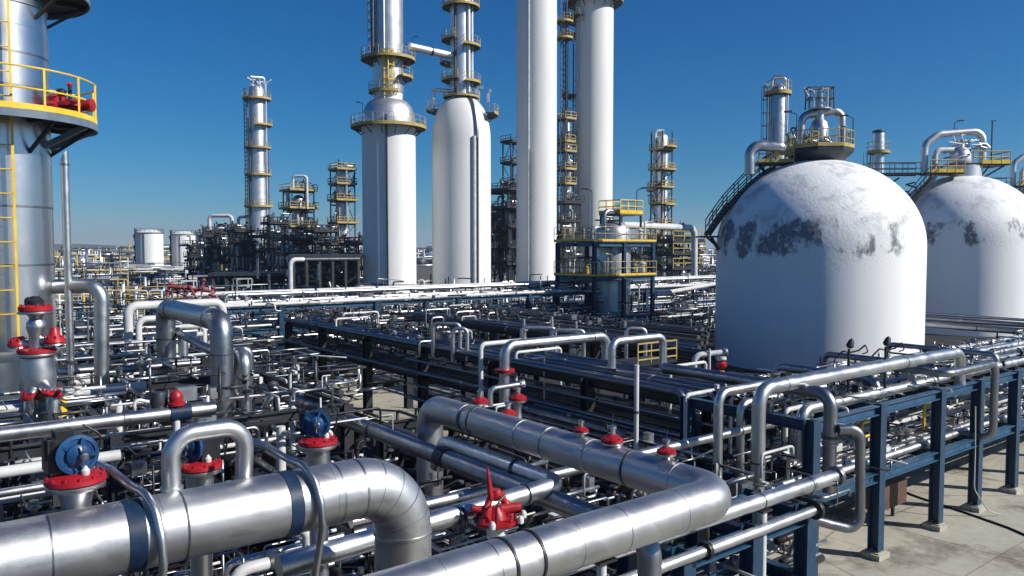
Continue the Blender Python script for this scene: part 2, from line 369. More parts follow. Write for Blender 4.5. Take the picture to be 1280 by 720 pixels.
# ---------------------------------------------------------------- foreground: the two big silver lines
y1,z1,r1=8.2,5.2,.345
xe=xa(503,y1,z1)
x178=xa(164,y1,z1)
x377=xa(358,y1,z1); x400=xa(402,y1,z1)
p1=pipe([(-4,y1,z1),(xe,y1,z1),(xe,y1,1.2)],r1,'jacket','thick silver pipe with blue bands that turns straight down at its elbow','large silver lines in front',48,.62,'large_pipe',18,origin=(0,0,0),
  bands=[((x178,y1,z1),X3,.155,.008,'band_blue'),((x377,y1,z1),X3,.14,.008,'band_blue'),((xa(225,y1,z1),y1,z1),X3,.02,.004),((xa(60,y1,z1),y1,z1),X3,.015,.003,'dull'),((xe-.62,y1,z1),X3,.025,.005,'dull'),((xe-.9,y1,z1),X3,.02,.003,'dull'),((xe,y1,z1-.64),Z3,.03,.012,'bright'),((xe,y1,z1-1.5),Z3,.03,.008,'dull')])
def lap(par,pt,d,r):
    mm=MB(); mm.lathe(pt-d*.006,[(r-.003,0),(r+.0035,.002),(r+.0035,.010),(r-.003,.013)],64,d); mm.build('lap_seam','jacket',par)
for k in range(-5,40):
    x=.9*k-y1-z1
    if -3.8<x<xe-.7 and k%2: lap(p1,Vector((x,y1,z1)),X3,r1)
# elbow gore seams
c=Vector((xe-.62,y1,z1-.62))
for k in (1,2,3,4):
    a=rad(18*k); pt=c+Vector((math.sin(a),0,math.cos(a)))*.62; d=Vector((math.cos(a),0,-math.sin(a)))
    mm=MB(); mm.lathe(pt-d*.012,[(r1-.002,0),(r1+.004,.004),(r1+.004,.02),(r1-.002,.024)],64,d); mm.build('seam','bright',p1)
def hoop(x,label,lean):
    pts=[(x-.30*lean,y1+.62,z1+.60),(x-.22*lean,y1+.42,z1+.57),(x-.10,y1+.16,z1+.45),(x-.02,y1-.10,z1+.42),(x+.03,y1-.30,z1+.29),(x+.05,y1-.41,z1+.06),(x+.06,y1-.42,z1-.2),(x+.05,y1-.36,z1-.42),(x+.02,y1-.30,z1-.75),(x,y1-.30,2.6)]
    pipe(pts,.040,'bright',label,None,12,.3,'conduit',8,cat='conduit')
hoop(xa(182,y1,z1),'grey bent conduit wrapped round the big pipe beside its left blue band',1)
hoop(xa(377,y1,z1),'grey bent conduit wrapped round the big pipe just before its elbow',1.15)
y2,z2,r2=6.57,4.6,.285
xc=8.76
XB=8.78
p2=pipe([(.6,y2,z2),(xc,y2,z2),(XB,14.2,z2),(XB,14.2,1.0)],r2,'jacket','thick silver pipe lying across the front and doubling back away from the camera','large silver lines in front',48,.44,'large_pipe',14,origin=(0,0,0),
  bands=[((xa(628,y2,z2),y2,z2),X3,.035,.012,'black'),((xa(662,y2,z2),y2,z2),X3,.035,.012,'black'),((xa(610,y2,z2),y2,z2),X3,.012,.003,'dull'),((xa(770,y2,z2),y2,z2),X3,.012,.003,'dull')])
dB=Vector((XB-xc,14.2-y2,0)).normalized()
def onB(px): 
    for i in range(200):
        y=y2+.3+i*.033; x=xc+(XB-xc)*(y-y2)/(14.2-y2)
        # pixel of this point
        u=x*FX+y*FY; v=x*RX+y*RY; w=z2-CAMH
        if 640+FOC*v/(u*CP-w*SP)<px: return Vector((x,y,z2))
    return Vector((XB,14.2,z2))
for px,w in ((598,.035),(588,.035),(690,.012),(792,.03)):
    mm=MB(); pt=onB(px); mm.lathe(pt-dB*w/2,[(r2+.001,0),(r2+.012,0),(r2+.012,w),(r2+.001,w)],48,dB); mm.build('band','gunmetal' if w>.02 else 'dull',p2)
for k in range(0,60):
    x=.9*k-y2-z2
    if .8<x<xc-.5 and k%2: lap(p2,Vector((x,y2,z2)),X3,r2)
    y=.9*k-xc-z2
    if y2+.5<y<13.7 and k%2: lap(p2,Vector((xc,y,z2)),Y3,r2)
# supports under the doubling-back pipe
def post_support(x,y,ztop,label,r=.06,mat='white_pipe',group=None):
    o=thing('pipe_support',label,'pipe support',(x,y,0),group)
    m=MB(); m.cyl((x,y,.12),(x,y,ztop),r,12); m.build('post',mat,o)
    m=MB(); m.box((x,y,.06),(.4,.4,.12)); m.build('footing','concrete',o)
    m=MB(); m.box((x,y,ztop+.006),(.3,.24,.03)); m.build('saddle','dark_steel',o)
post_support(xa(752,y2,4),y2,z2-r2-.03,'thin pale pipe post holding up the front big silver pipe')
# ---------------------------------------------------------------- actuated valves with red discs and blue caps
def actuator_valve(c,ztop,zbase,rd,label,group,tilt=0.,lean=(0,0)):
    """pale neck, red diaphragm disc, black yoke box, blue round cap set on edge facing the camera"""
    x,y=c; o=thing('control_valve',label,'valve',(x,y,zbase),group)
    m=MB(); m.lathe((x,y,zbase),[(rd*.5,0),(rd*.5,(ztop-zbase)*.55),(rd*.62,(ztop-zbase)*.75),(rd*.62,ztop-zbase-.10)],24); m.build('neck','bright',o)
    m=MB(); m.lathe((x,y,ztop-.115),[(rd*.98,0),(rd*1.0,.02),(rd*.98,.045)],32); m.build('flange','bright',o)
    m=MB(); m.lathe((x,y,ztop-.062),[(rd,0),(rd*1.04,.012),(rd*1.02,.05),(rd*.72,.085),(rd*.4,.10)],32)
    for i in range(12):
        a=2*math.pi*i/12; m.cyl((x+math.cos(a)*rd*.93,y+math.sin(a)*rd*.93,ztop-.12),(x+math.cos(a)*rd*.93,y+math.sin(a)*rd*.93,ztop+.02),.014,6)
    m.build('diaphragm','red',o)
    m=MB(); m.lathe((x+rd*.25,y-rd*.5,ztop+.02),[(.035,0),(.04,.02),(.04,.05),(.022,.07),(.015,.09)],12); m.build('vent_plug','white_pipe',o)
    cam=Vector((-x,-y,0)).normalized(); side=Vector((-cam.y,cam.x,0)); ax=(cam+side*tilt).normalized(); b=Vector((x,y,ztop+.05))
    m=MB(); m.box(b-ax*.12-side*.06+Z3*.16,(.24,.34,.32),(ax.x,ax.y)); m.box(b-ax*.08+Z3*.32-side*.08,(.16,.16,.14),(ax.x,ax.y)); m.lathe(b-side*.16-ax*.05+Z3*.1,[(.05,0),(.09,.02),(.09,.2),(.05,.24)],12); m.cyl(b+Z3*.0,b+Z3*.3,.07,12)
    m.build('yoke','black',o)
    h=b+ax*.05+Z3*.17
    m=MB(); m.lathe(h,[(.05,0),(.165,.0),(.185,.02),(.19,.05),(.155,.058),(.15,.045),(.06,.04)],28,ax); m.lathe(h+ax*.03,[(.10,0),(.105,.05),(.06,.085),(.02,.09)],20,ax)
    for q in range(5): t=q*1.257; m.bar(h+ax*.06,h+ax*.055+(side*math.cos(t)+Z3*math.sin(t))*.17,.05,.03)
    m.build('cap','blue_cap',o)
    m=MB(); m.lathe(h+ax*.142+side*.03,[(.03,0),(.045,.004),(.035,.02),(.01,.026)],12,ax); m.bar(h+ax*.145+side*.02-Z3*.1,h+ax*.15+side*.02+Z3*.11,.02,.012); m.build('badge','dull',o)
    m=MB(); m.tube([b+side*.2-ax*.1+Z3*.0,b+side*.26-ax*.1+Z3*.3,b+side*.1-ax*.1+Z3*.42],.012,6,.1); m.build('cable','black',o)
    return o
VG='red disc control valves with blue caps'
xx=xa(94,8.5,5.9); actuator_valve((xx,8.5),5.80,5.2,.262,'red disc valve with round blue cap behind the left end of the big pipe',VG,.25)
xx=xa(397,9.7,5.6); actuator_valve((xx,9.7),5.47,3.6,.25,'red disc valve with blue cap above the elbow of the big pipe',VG,-.2)
xx=xa(249,9.5,5.6); o=actuator_valve((xx,9.5),5.46,3.9,.25,'red disc valve with blue cap framed by the small inverted U pipe',VG,-1.6)
# small inverted U on the big pipe
xl,xr=xa(214,8.32,5.8),xa(307,8.32,5.8)
pipe([(xl,8.32,5.35),(xl,8.32,6.10),(xr,8.32,6.10),(xr,8.45,4.9)],.092,'bright','small silver inverted U pipe rising out of the big banded pipe',None,22,.24,'looped_pipe',10,
  bands=[((xl,8.32,5.56),Z3,.03,.02,'bright')],cat='pipe')
# ---------------------------------------------------------------- the run with the red lever valve
yv=9.45
pB3=pipe([(8.1,27,3.95),(8.1,7.3,3.95),(8.1,7.3,1.0)],.17,'dull','long dull silver pipe passing under the doubling back pipe and away past the gap',None,24,.3,'pipe',8,
  bands=[((8.1,12.6,3.95),Y3,.3,.02,'gunmetal'),((8.1,15.5,3.95),Y3,.04,.015),((8.1,19,3.95),Y3,.03,.01)])
pipe([(8.32,13.2,3.6),(8.32,12.9,4.16),(8.32,yv,4.16),(3.6,yv,3.98)],.145,'bright','silver branch pipe that turns sharply beside the red lever valve',None,24,.26,'pipe',8,bands=[((7.6,yv,4.13),X3,.03,.03,'dull'),((8.32,10.6,4.16),Y3,.05,.02,'gunmetal')],flanges=[((xa(572,yv,4.02),yv,4.02),X3,1.4,'gunmetal')])
pipe([(3.4,8.8,3.55),(xa(612,8.8,3.55),8.8,3.55)],.11,'bright','short silver pipe with caps just under the red lever valve',None,18,None,'pipe',bands=[((xa(548,8.8,3.55),8.8,3.55),X3,.05,.03,'gunmetal')],flanges=[((xa(600,8.8,3.55),8.8,3.55),X3,1.5,'bright')])
def lever_valve(x,y,z,label):
    o=thing('lever_valve',label,'valve',(x,y,z)); o.scale=(1.0,1.0,1.05)
    m=MB(); m.lathe((x,y,z),[(.14,0),(.15,.16),(.2,.18)],20); m.build('body','white_pipe',o)
    m=MB(); m.lathe((x,y,z+.18),[(.33,0),(.34,.015),(.34,.05),(.24,.06)],8)
    for i in range(8):
        a=2*math.pi*i/8+.2; m.cyl((x+math.cos(a)*.28,y+math.sin(a)*.28,z+.17),(x+math.cos(a)*.28,y+math.sin(a)*.28,z+.29),.022,8)
    m.build('flange','red',o)
    m=MB()
    for s in (-1,1): m.tube([(x+s*.19,y-.02,z+.24),(x+s*.17,y,z+.42),(x+s*.07,y,z+.58)],[.075,.07,.05],10,.1)
    m.lathe((x,y,z+.24),[(.16,0),(.13,.08),(.06,.16)],14); m.lathe((x,y,z+.5),[(.10,0),(.11,.06),(.07,.14)],14); m.build('yoke','red',o)
    m=MB(); m.tube([(x-.10,y-.02,z+.52),(x-.13,y,z+.78),(x-.15,y,z+.98)],[.05,.035,.012],10); m.build('lever','red',o)
    m=MB(); m.tube([(x+.08,y,z+.34),(x+.36,y-.12,z+.36)],[.09,.06],12); m.tube([(x-.1,y,z+.36),(x-.36,y+.1,z+.42)],[.07,.04],12); m.build('handle','red',o)
    for dx,dy in ((-.25,-.25),(.22,-.3),(.40,-.14)): m=MB(); m.lathe((x+dx,y+dy,z+.2),[(.045,0),(.05,.06),(.025,.10)],12); m.build('cap','white_pipe',o)
    m=MB(); m.tube([(x-.12,y-.16,z+.22),(x-.16,y-.22,z+.5),(x+.05,y-.18,z+.62)],.014,6,.1); m.build('cable','black',o)
lever_valve(xa(620,9.0,4.1),9.0,3.82,'bright red valve with a pointed lever beside the front big silver pipe')
# ---------------------------------------------------------------- small red-topped valves
def small_valve(x,y,zb,zt,r,label,group='small red valves',stem=True,body='bright',red='red'):
    """pale neck, wide flange pair with the upper one painted, small head on top"""
    o=thing('small_valve',label,'valve',(x,y,zb),group)
    h=zt-zb; f=zb+h*.5
    m=MB(); m.lathe((x,y,zb),[(r*.5,0),(r*.42,h*.25),(r*.62,h*.5-r*.22)],16); m.build('neck',body,o)
    m=MB(); m.lathe((x,y,f-r*.22),[(r*.98,0),(r*1.02,r*.03),(r*1.02,r*.2)],20); m.build('lower_flange','bright',o)
    m=MB(); m.lathe((x,y,f),[(r*1.0,0),(r*1.02,r*.05),(r*1.0,r*.3),(r*.72,r*.42),(r*.5,r*.62),(r*.34,r*.7)],20)
    for i in range(8):
        a=2*math.pi*i/8; m.cyl((x+math.cos(a)*r*.86,y+math.sin(a)*r*.86,f-r*.25),(x+math.cos(a)*r*.86,y+math.sin(a)*r*.86,f+r*.46),r*.07,6)
    m.build('bonnet',red,o)
    m=MB(); m.lathe((x,y,f+r*.7),[(r*.30,0),(r*.34,r*.1),(r*.30,r*.45),(r*.42,r*.5),(r*.42,r*.72),(r*.15,r*.85)],12); m.build('cap',body if body!='gunmetal' else 'dull',o)
    if stem:
        m=MB(); m.cyl((x,y,f+r*1.5),(x+r*.08,y,f+r*2.5),r*.07,8); m.tube([(x-r*.25,y,f+r*1.0),(x-r*.6,y+r*.1,f+r*1.2),(x-r*.62,y+r*.1,f+r*1.7)],r*.12,6); m.build('stem','black',o)
    return o
pt=onB(741); small_valve(pt.x+.02,pt.y+.28,z2+.25,z2+.46,.125,'small red valve, left of the two close together on the dark big pipe',stem=False)
pt=onB(780); small_valve(pt.x+.02,pt.y+.28,z2+.20,z2+.45,.175,'wider red valve with open top near the vent post on the dark big pipe')
pt=onB(858); small_valve(pt.x+.05,pt.y+.4,z2+.12,z2+.62,.14,'small red valve with a silver head standing by the bend of the big pipe')
pt=onB(597); small_valve(pt.x+.3,pt.y+.3,z2+.0,z2+.56,.17,'small red valve nearest the far elbow of the dark big pipe',stem=False)
pt=onB(624); small_valve(pt.x+.3,pt.y+.1,z2-.1,z2+.48,.17,'small red valve under the short silver bridge pipe',stem=False)
q=D(647,494,17.2); small_valve(q.x,q.y,q.z-.5,q.z+.3,.2,'small dark red valve at the right end of the short bridge pipe',red='red')
q0=D(613,507,16.6); q1=D(613,486,16.6); q2=D(652,480,16.9)
pipe([q0,q1,q2],.06,'bright','short silver bridge pipe bent over the small red valves',None,14,.12,'pipe',flanges=[(q2,q2-q1,1.5,'bright')])
# tall thin vent post behind the dark big pipe
q=D(795,566,17.5); pipe([(q.x,q.y,2),(q.x,q.y,D(796,456,17.5).z)],.055,'white_pipe','tall thin pale vent post behind the dark big pipe',None,12,None,'vent_post',bands=[((q.x,q.y,4.3),Z3,.05,.02)],cat='vent pipe')
# ---------------------------------------------------------------- runs at the front right
pipe([(5.5,11.3,3.62),(xa(1013,11.3,3.62),11.3,3.62)],.10,'bright','slim bright pipe crossing under the dark big pipe towards the blue rack',None,18,None,'pipe',bands=[((xa(925,11.3,3.62),11.3,3.62),X3,.03,.012),((xa(1002,11.3,3.62),11.3,3.62),X3,.12,.03,'gunmetal')])
a4=pipe([(6.5,8.3,3.4),(xa(1046,8.3,3.4),8.3,3.4)],.142,'bright','silver pipe at lower right running out from behind the bend of the big pipe',None,22,None,'pipe',bands=[((xa(1012,8.3,3.4),8.3,3.4),X3,.1,.012,'dull'),((xa(950,8.3,3.4),8.3,3.4),X3,.02,.008)],flanges=[((xa(1044,8.3,3.4),8.3,3.4),X3,1.45,'dull')])
xe5=xa(1019,8.1,2.98)
pipe([(6.9,8.1,2.98),(xe5,8.1,2.98)],.092,'bright','lowest silver pipe at lower right ending in a black flange',None,18,None,'pipe',flanges=[((xe5,8.1,2.98),X3,2.0,'black'),((xa(882,8.1,2.98),8.1,2.98),X3,1.7,'black')])
post_support(xa(952,8.3,2.5),8.3,3.22,'pale pipe post under the lower right silver pipe',.085)
pipe([(16.3,14.2,4.72),(16.3,9.35,4.72),(16.3,9.35,2.5)],.15,'dull','grey pipe bending down in front of the blue rack corner',None,20,.32,'pipe',bands=[((16.3,9.35,3.75),Z3,.06,.03,'gunmetal'),((16.3,9.35,3.6),Z3,.04,.03,'dull')])
cp=[D(1048,537,17.2),D(1075,536,17.2),D(1075,664,17.2),D(1036,655,17.2),D(1008,647,17.0)]
pipe(cp,.11,'dull','grey C shaped pipe loop standing off the blue rack corner',None,20,.36,'looped_pipe',8)
pipe([(14.65,10.08,2.4),(14.65,10.08,4.92),(24.7,10.08,4.92),(24.7,10.08,3.9)],.155,'bright','larger of the two long raised pipe loops in front of the frosted tank',None,26,.40,'looped_pipe',10,bands=[((14.65,10.08,3.3),Z3,.05,.02),((21.2,10.08,4.92),X3,.02,.006),((15.6,10.08,4.92),X3,.02,.006)])
pipe([(13.95,10.62,2.4),(13.95,10.62,4.84),(22.9,10.62,4.84),(22.9,10.62,3.9)],.105,'bright','slimmer of the two long raised pipe loops in front of the frosted tank',None,20,.30,'looped_pipe',10)
pipe([(14.2,10.3,2.9),(14.2,10.3,2.2),(17,10.3,2.2)],.16,'dull','grey pipe under the two raised loops',None,20,.3,'pipe')
# loops over the middle rack
o=pipe([(14.5,19.06,3.2),(14.5,19.06,5.0),(xa(758,19.06,5.0),19.06,5.0),(xa(758,19.06,5.0),19.06,4.2)],.162,'bright','bright raised pipe loop over the dark middle rack, with red flange on its left leg',None,24,.36,'looped_pipe',10,flanges=[((14.5,19.06,4.22),Z3,1.9,'red')],bands=[((18.2,19.06,5),X3,.03,.01)])
x2=xa(765,17.5,5.1); pipe([(x2-.0,17.5,4.2),(x2,17.5,5.05),(xa(829,17.5,5.05),17.5,5.05),(xa(829,17.5,5.05),17.5,3.9)],.13,'bright','smaller bright pipe loop to the right of the red flanged loop',None,22,.3,'looped_pipe',8)
x2=xa(601,19.9,5.0); pipe([(x2,19.9,3.1),(x2,19.9,4.98),(x2+1.6,19.9,4.98)],.075,'white_pipe','thin pale pipe bending down left of the red flanged loop',None,16,.18,'pipe')
q=[D(868,478,25),D(868,444,25),D(906,440,25.2)]
pipe(q,.09,'white_pipe','white looped stub pipe at the left foot of the frosted tank',None,14,.25,'looped_pipe',flanges=[(q[2],q[2]-q[1],1.7,'bright')])
q=D(887,475,25); pipe([q,D(887,436,25)],.035,'white_pipe','thin white stand pipe through the stub loop at the frosted tank',None,10,None,'pipe')
c=D(902,456,25.2)
o=thing('relief_valve','orange valve with red head hanging beside the left edge of the frosted tank','valve',(c.x,c.y,c.z-.6))
m=MB(); m.lathe(c+Z3*-.05,[(.10,-.06),(.17,.0),(.17,.1),(.08,.18)],16); m.build('head','red',o)
m=MB(); m.lathe(c-Z3*.62,[(.17,0),(.19,.05),(.19,.26),(.14,.32),(.1,.42)],14); m.build('body','orange',o)
m=MB(); m.lathe(c+Z3*.14,[(.12,0),(.16,.05),(.14,.13),(.05,.18)],14); m.build('cap','white_pipe',o)
# black hand valves in front of the tank
def bird_valve(px,py,dep,label,s):
    b=D(px,py,dep); o=thing('hand_valve',label,'valve',(b.x,b.y,4.3),'black hand valves before the tank')
    m=MB(); m.cyl((b.x,b.y,4.3),(b.x,b.y,b.z+.1),.035,8); m.build('stem','black',o)
    m=MB(); m.lathe((b.x,b.y,b.z+.12),[(.05,0),(.10,.06),(.07,.2),(.03,.26)],10,(.3*s,-.2,1)); m.build('bonnet','black',o)
    m=MB(); w=Vector((RX,RY,0))
    m.tube([b+w*-.35+Z3*-.15,b+w*-.15+Z3*.05,b,b+w*.25*s+Z3*.06,b+w*.42*s+Z3*.2],.022,6,.08); m.tube([b+w*.42*s+Z3*.2,b+w*.5*s+Z3*.02,b+w*.35*s+Z3*-.03],.018,6,.05); m.build('handle','black',o)
bird_valve(1061,441,20,'black hand valve with bulbous top standing on the raised loops, left one',1)
bird_valve(1107,438,20.5,'thin black hand valve with forked handle, the right one on the raised loops',1)
# ---------------------------------------------------------------- platforms, rails, ladders
def camdir(x,y):
    d=Vector((-x,-y)); d.normalize(); return d   # towards the camera; angles run to image right
# with base=camdir, image-right is counter-clockwise seen from above? towards-camera rotated by +90deg ccw = image right
def apt(c,base,a,r,z): return Vector((c[0]+(base.x*math.cos(a)-base.y*math.sin(a))*r, c[1]+(base.x*math.sin(a)+base.y*math.cos(a))*r, z))
def ring_platform(par,c,z,rin,rout,a0,a1,rail='yellow',k=1.0,toe='yellow',rim='slate',deck='dark_steel',brackets=True,name='platform',posts=None,hole=None):
    """annular platform part > railing, toe_board, rim, brackets as sub-parts. a0,a1 in degrees from the camera side, + = image right"""
    base=camdir(c[0],c[1]); a0,a1=rad(a0),rad(a1); full=(a1-a0)>=2*math.pi-.01
    m=MB(); m.arc_slab(c,rin,rout-.012*k,z-.05*k,z,a0,a1,base)
    if brackets:
        n=max(2,int((a1-a0)*rout/(1.9*k)))
        for i in range(n+(0 if full else 1)):
            a=a0+(a1-a0)*(i+ (0 if not full else .5))/n
            m.bar(apt(c,base,a,rin-.05*k,z-.10*k),apt(c,base,a,rout-.03*k,z-.10*k),.09*k,.10*k)
            m.bar(apt(c,base,a,rin-.06*k,z-.10*k-min(1.0*k,(rout-rin)*.75)),apt(c,base,a,rout-.12*k,z-.14*k),.08*k,.08*k)
    p=m.build(name,deck,par)
    m=MB(); m.arc_slab(c,rout-.01*k,rout+.03*k,z-.20*k,z+.0*k,a0,a1,base); m.build('rim',rim,p)
    if toe:
        m=MB(); m.arc_slab(c,rout-.005*k,rout+.015*k,z+.01*k,z+.16*k,a0,a1,base); m.build('toe_board',toe,p)
    n=posts or max(2,int((a1-a0)*rout/(1.15*k))); m=MB()
    for i in range(n+(0 if full else 1)):
        a=a0+(a1-a0)*i/n; m.bar(apt(c,base,a,rout+.0,z-.0),apt(c,base,a,rout+.0,z+1.1*k),.05*k)
    s=max(3,int((a1-a0)/rad(9)))
    for h in (.55,1.1):
        pts=[apt(c,base,a0+(a1-a0)*i/s,rout,z+h*k) for i in range(s+1)]
        m.tube(pts,.026*k,6)
    if not full:
        for a in (a0,a1):
            for h in (.55,1.1): m.cyl(apt(c,base,a,rin,z+h*k),apt(c,base,a,rout,z+h*k),.024*k,6)
            m.bar(apt(c,base,a,(rin+rout)/2,z),apt(c,base,a,(rin+rout)/2,z+1.1*k),.045*k)
    m.build('railing',rail,p)
    return p
def ladder(par,p0,p1,out,w=.5,mat='yellow',t=.06,step=.32,cage=False,cage_mat=None,name='ladder'):
    """out: horizontal unit vector away from the shell"""
    p0=Vector(p0); p1=Vector(p1); o=Vector((out[0],out[1],0)).normalized(); s=Vector((-o.y,o.x,0)); m=MB()
    for k in (-1,1): m.bar(p0+s*w/2*k,p1+s*w/2*k,t,t,o)
    n=int((p1-p0).length/step)
    for i in range(1,n): q=p0.lerp(p1,i/n); m.cyl(q-s*w/2,q+s*w/2,t*.28,5)
    l=m.build(name,mat,par)
    if cage:
        m=MB(); n=int((p1.z-p0.z-2)/1.0)
        for i in range(max(2,n)):
            z=p0.z+2+i*(p1.z-p0.z-2)/max(1,n-1) if n>1 else p0.z+2
            q=Vector((p0.x,p0.y,z)); m.tube([q-s*w*.5,q-s*w*.75+o*.35,q+o*.75,q+s*w*.75+o*.35,q+s*w*.5],t*.4,5)
        for k in (-.75,0,.75):
            oo=o*(.35 if k else .75); m.bar(Vector((p0.x,p0.y,p0.z+2))+s*w*k+oo,p1+s*w*k+oo,t*.6)
        m.build('cage',cage_mat or mat,l)
    return l
# ---------------------------------------------------------------- silver column at the left edge
tc=D(4,310,22); TC=(tc.x,tc.y); TB=camdir(*TC); RT=1.22
o=thing('column_tower','tall silver column with yellow railed platform and yellow ladder, nearest of all','tower',(TC[0],TC[1],0))
m=MB(); m.lathe((TC[0],TC[1],0),[(RT+.12,0),(RT+.12,.3),(RT+.02,.32),(RT+.02,14),(RT,14.02),(RT,22)],96); m.build('shell','column_skin',o)
for z in (4.6,7.5,9.1,12.35,13.25,14.6,16.2): m=MB(); m.lathe((TC[0],TC[1],z),[(RT+.022,0),(RT+.032,.01),(RT+.032,.05),(RT+.022,.06)],64); m.build('band','dull',o)
pf=ring_platform(o,TC,D(4,166,22).z+.36,RT+.06,2.42,-150,125,k=1.0,posts=11)
zp=D(4,166,22).z+.36

for a in (rad(60),rad(84)): p_=MB(); p_.bar(apt(TC,TB,a,RT,zp-.72),apt(TC,TB,a,2.36,zp-.16),.11,.15); p_.build('bracket','slate',o)
ring_platform(o,TC,D(4,14,22).z+.62,RT+.06,2.3,48,150,k=1.0,toe=None,rail='slate')
# ladder on the camera side
q=apt(TC,TB,rad(2),RT+.28,0); lo=Vector((TB.x,TB.y))
ladder(o,(q.x,q.y,D(4,425,20.4).z),(q.x,q.y,21),lo,.46,'yellow',.062,.62,False)
q=apt(TC,TB,rad(-14),RT+.7,0); m=MB()
for k in (0,): m.bar((q.x,q.y,5.6),(q.x,q.y,zp+3),.5,.05,(TB.x,TB.y,0))
m.build('cable_tray','old_yellow',o)
# red valve standing on that platform
q=apt(TC,TB,rad(62),1.9,zp)
o=thing('large_valve','red valve standing on the yellow railed platform of the nearest column','valve',q)
m=MB(); m.lathe(q+Vector((-.3,.1,.28)),[(.12,-.28),(.14,0),(.36,.03),(.36,.12),(.26,.2),(.26,.34),(.14,.42)],20); m.lathe(q+Vector((0.05,-.1,.34)),[(.24,-.30),(.24,.0),(.4,.02),(.4,.12),(.2,.22)],20); m.tube([q+Vector((-.3,.1,.4)),q+Vector((.45,-.45,.42))],.16,14); m.build('body','red',o)
m=MB(); m.cyl(q+Vector((0,-.1,.5)),q+Vector((0,-.1,.95)),.05,10); m.lathe(q+Vector((-.2,0,.62)),[(.05,0),(.13,.05),(.13,.2),(.05,.25)],14); m.build('stem','black',o)
m=MB(); m.lathe(q+Vector((0,-.1,.93)),[(.05,0),(.08,.05),(.05,.12)],12); m.build('knob','red',o)
m=MB(); m.lathe(q+Vector((.45,-.45,.42)),[(.17,-.02),(.17,0),(.17,.06),(.10,.08)],16,(RX,RY,0)); m.build('end_cap','red',o)
# slate drum in front of its foot
c=D(-16,310,18.6); o=thing('drum','slate blue upright drum at the foot of the nearest column','drum',(c.x,c.y,0))
m=MB(); m.lathe((c.x,c.y,0),[(.74,0),(.74,5.1),(.70,5.3),(.5,5.45),(0,5.5)],36); m.build('shell','shaded_slate',o)
m=MB(); m.lathe((c.x,c.y,4.2),[(.745,0),(.76,.01),(.76,.08),(.745,.09)],36); m.build('band','dark_steel',o)
# ---------------------------------------------------------------- stacked red flange valve tree
c=D(42,310,17); S=17/FOC; zz=lambda py: D(42,py,17).z
def rr(px): return px*S
o=thing('valve_tree','stacked silver valve tree with several red flanges in front of the nearest column','valve',(c.x,c.y,zz(600)))
m=MB(); m.lathe((c.x,c.y,0),[(rr(12),zz(600)),(rr(12),zz(515)),(rr(15),zz(500)),(rr(20),zz(486)),(rr(21),zz(468)),(rr(19),zz(450)),(rr(19),zz(446)),(rr(9),zz(436)),(rr(8),zz(418)),(rr(11),zz(410)),(rr(11),zz(404)),(rr(7),zz(398)),(rr(11),zz(390)),(rr(12),zz(386))],28); m.build('body','bright',o)
for py,r,h in ((388,19,5),(440,22,4)):
    m=MB(); m.lathe((c.x,c.y,zz(py)),[(rr(r),0),(rr(r),rr(h)),(rr(r*.7),rr(h+2))],28)
    for i in range(12):
        a=2*math.pi*i/12; m.cyl((c.x+math.cos(a)*rr(r*.87),c.y+math.sin(a)*rr(r*.87),zz(py)-rr(4)),(c.x+math.cos(a)*rr(r*.87),c.y+math.sin(a)*rr(r*.87),zz(py)+rr(h+3)),rr(1.1),6)
    m.build('flange','red',o)
    m=MB(); m.lathe((c.x,c.y,zz(py)-rr(4)),[(rr(r*1.03),0),(rr(r*1.05),rr(1)),(rr(r*1.03),rr(3))],28); m.build('flange','bright',o)
m=MB(); m.lathe((c.x,c.y,zz(385)),[(rr(11),0),(rr(9),rr(4)),(rr(10),rr(9)),(rr(4),rr(15))],16); m.lathe((c.x-.12,c.y,zz(381)),[(rr(5),0),(rr(5),rr(7)),(rr(2),rr(10))],10); m.build('actuator','black',o)
W=Vector((RX,RY,0)); cen=Vector((c.x,c.y,0))
for px,py,r,sgn,lbl in ((68,424,12,1,None),(22,428,11,-1,None)):
    b=D(px,py,17); m=MB(); m.tube([Vector((c.x,c.y,zz(py+4))),b],rr(6),14); m.build('branch','bright',o)
    m=MB(); m.lathe(b-Z3*rr(5),[(rr(r),0),(rr(r*1.05),rr(2)),(rr(r*.9),rr(6)),(rr(r*.55),rr(11)),(rr(r*.35),rr(20 if sgn>0 else 12))],20)
    m.lathe(b-W*sgn*rr(6),[(rr(8),0),(rr(8),rr(3))],18,W*sgn)
    for k in range(8): a=k*.785; m.cyl(b+Vector((math.cos(a),math.sin(a),0))*rr(r*.85)-Z3*rr(7),b+Vector((math.cos(a),math.sin(a),0))*rr(r*.85)+Z3*rr(5),rr(1),6)
    m.build('diaphragm','red',o)
    m=MB(); m.lathe(b-Z3*rr(7),[(rr(r*.95),0),(rr(r),rr(.6)),(rr(r*.95),rr(2))],20); m.build('flange','bright',o)
for px,py,r,sgn in ((66,491,13,1),(38,496,11,-1)):
    b=D(px,py,16.6); m=MB(); m.tube([Vector((c.x,c.y,zz(475))),b+W*0,b-Z3*rr(40)],rr(8),14,.2); m.build('branch','bright',o)
    m=MB(); m.lathe(b-Z3*rr(2),[(rr(r),0),(rr(r*1.05),rr(3)),(rr(r*.7),rr(6))],22,(W*.25*sgn+Z3).normalized())
    for i in range(8):
        a=2*math.pi*i/8; m.cyl(b+Vector((math.cos(a),math.sin(a),0))*rr(r*.8)-Z3*rr(4),b+Vector((math.cos(a),math.sin(a),0))*rr(r*.8)+Z3*rr(7),rr(1),6)
    m.build('flange','red',o)
b=D(73,506,16.8); o=thing('terminal_box','yellow instrument box beside the stacked valve tree','box',(b.x,b.y,b.z-.3))
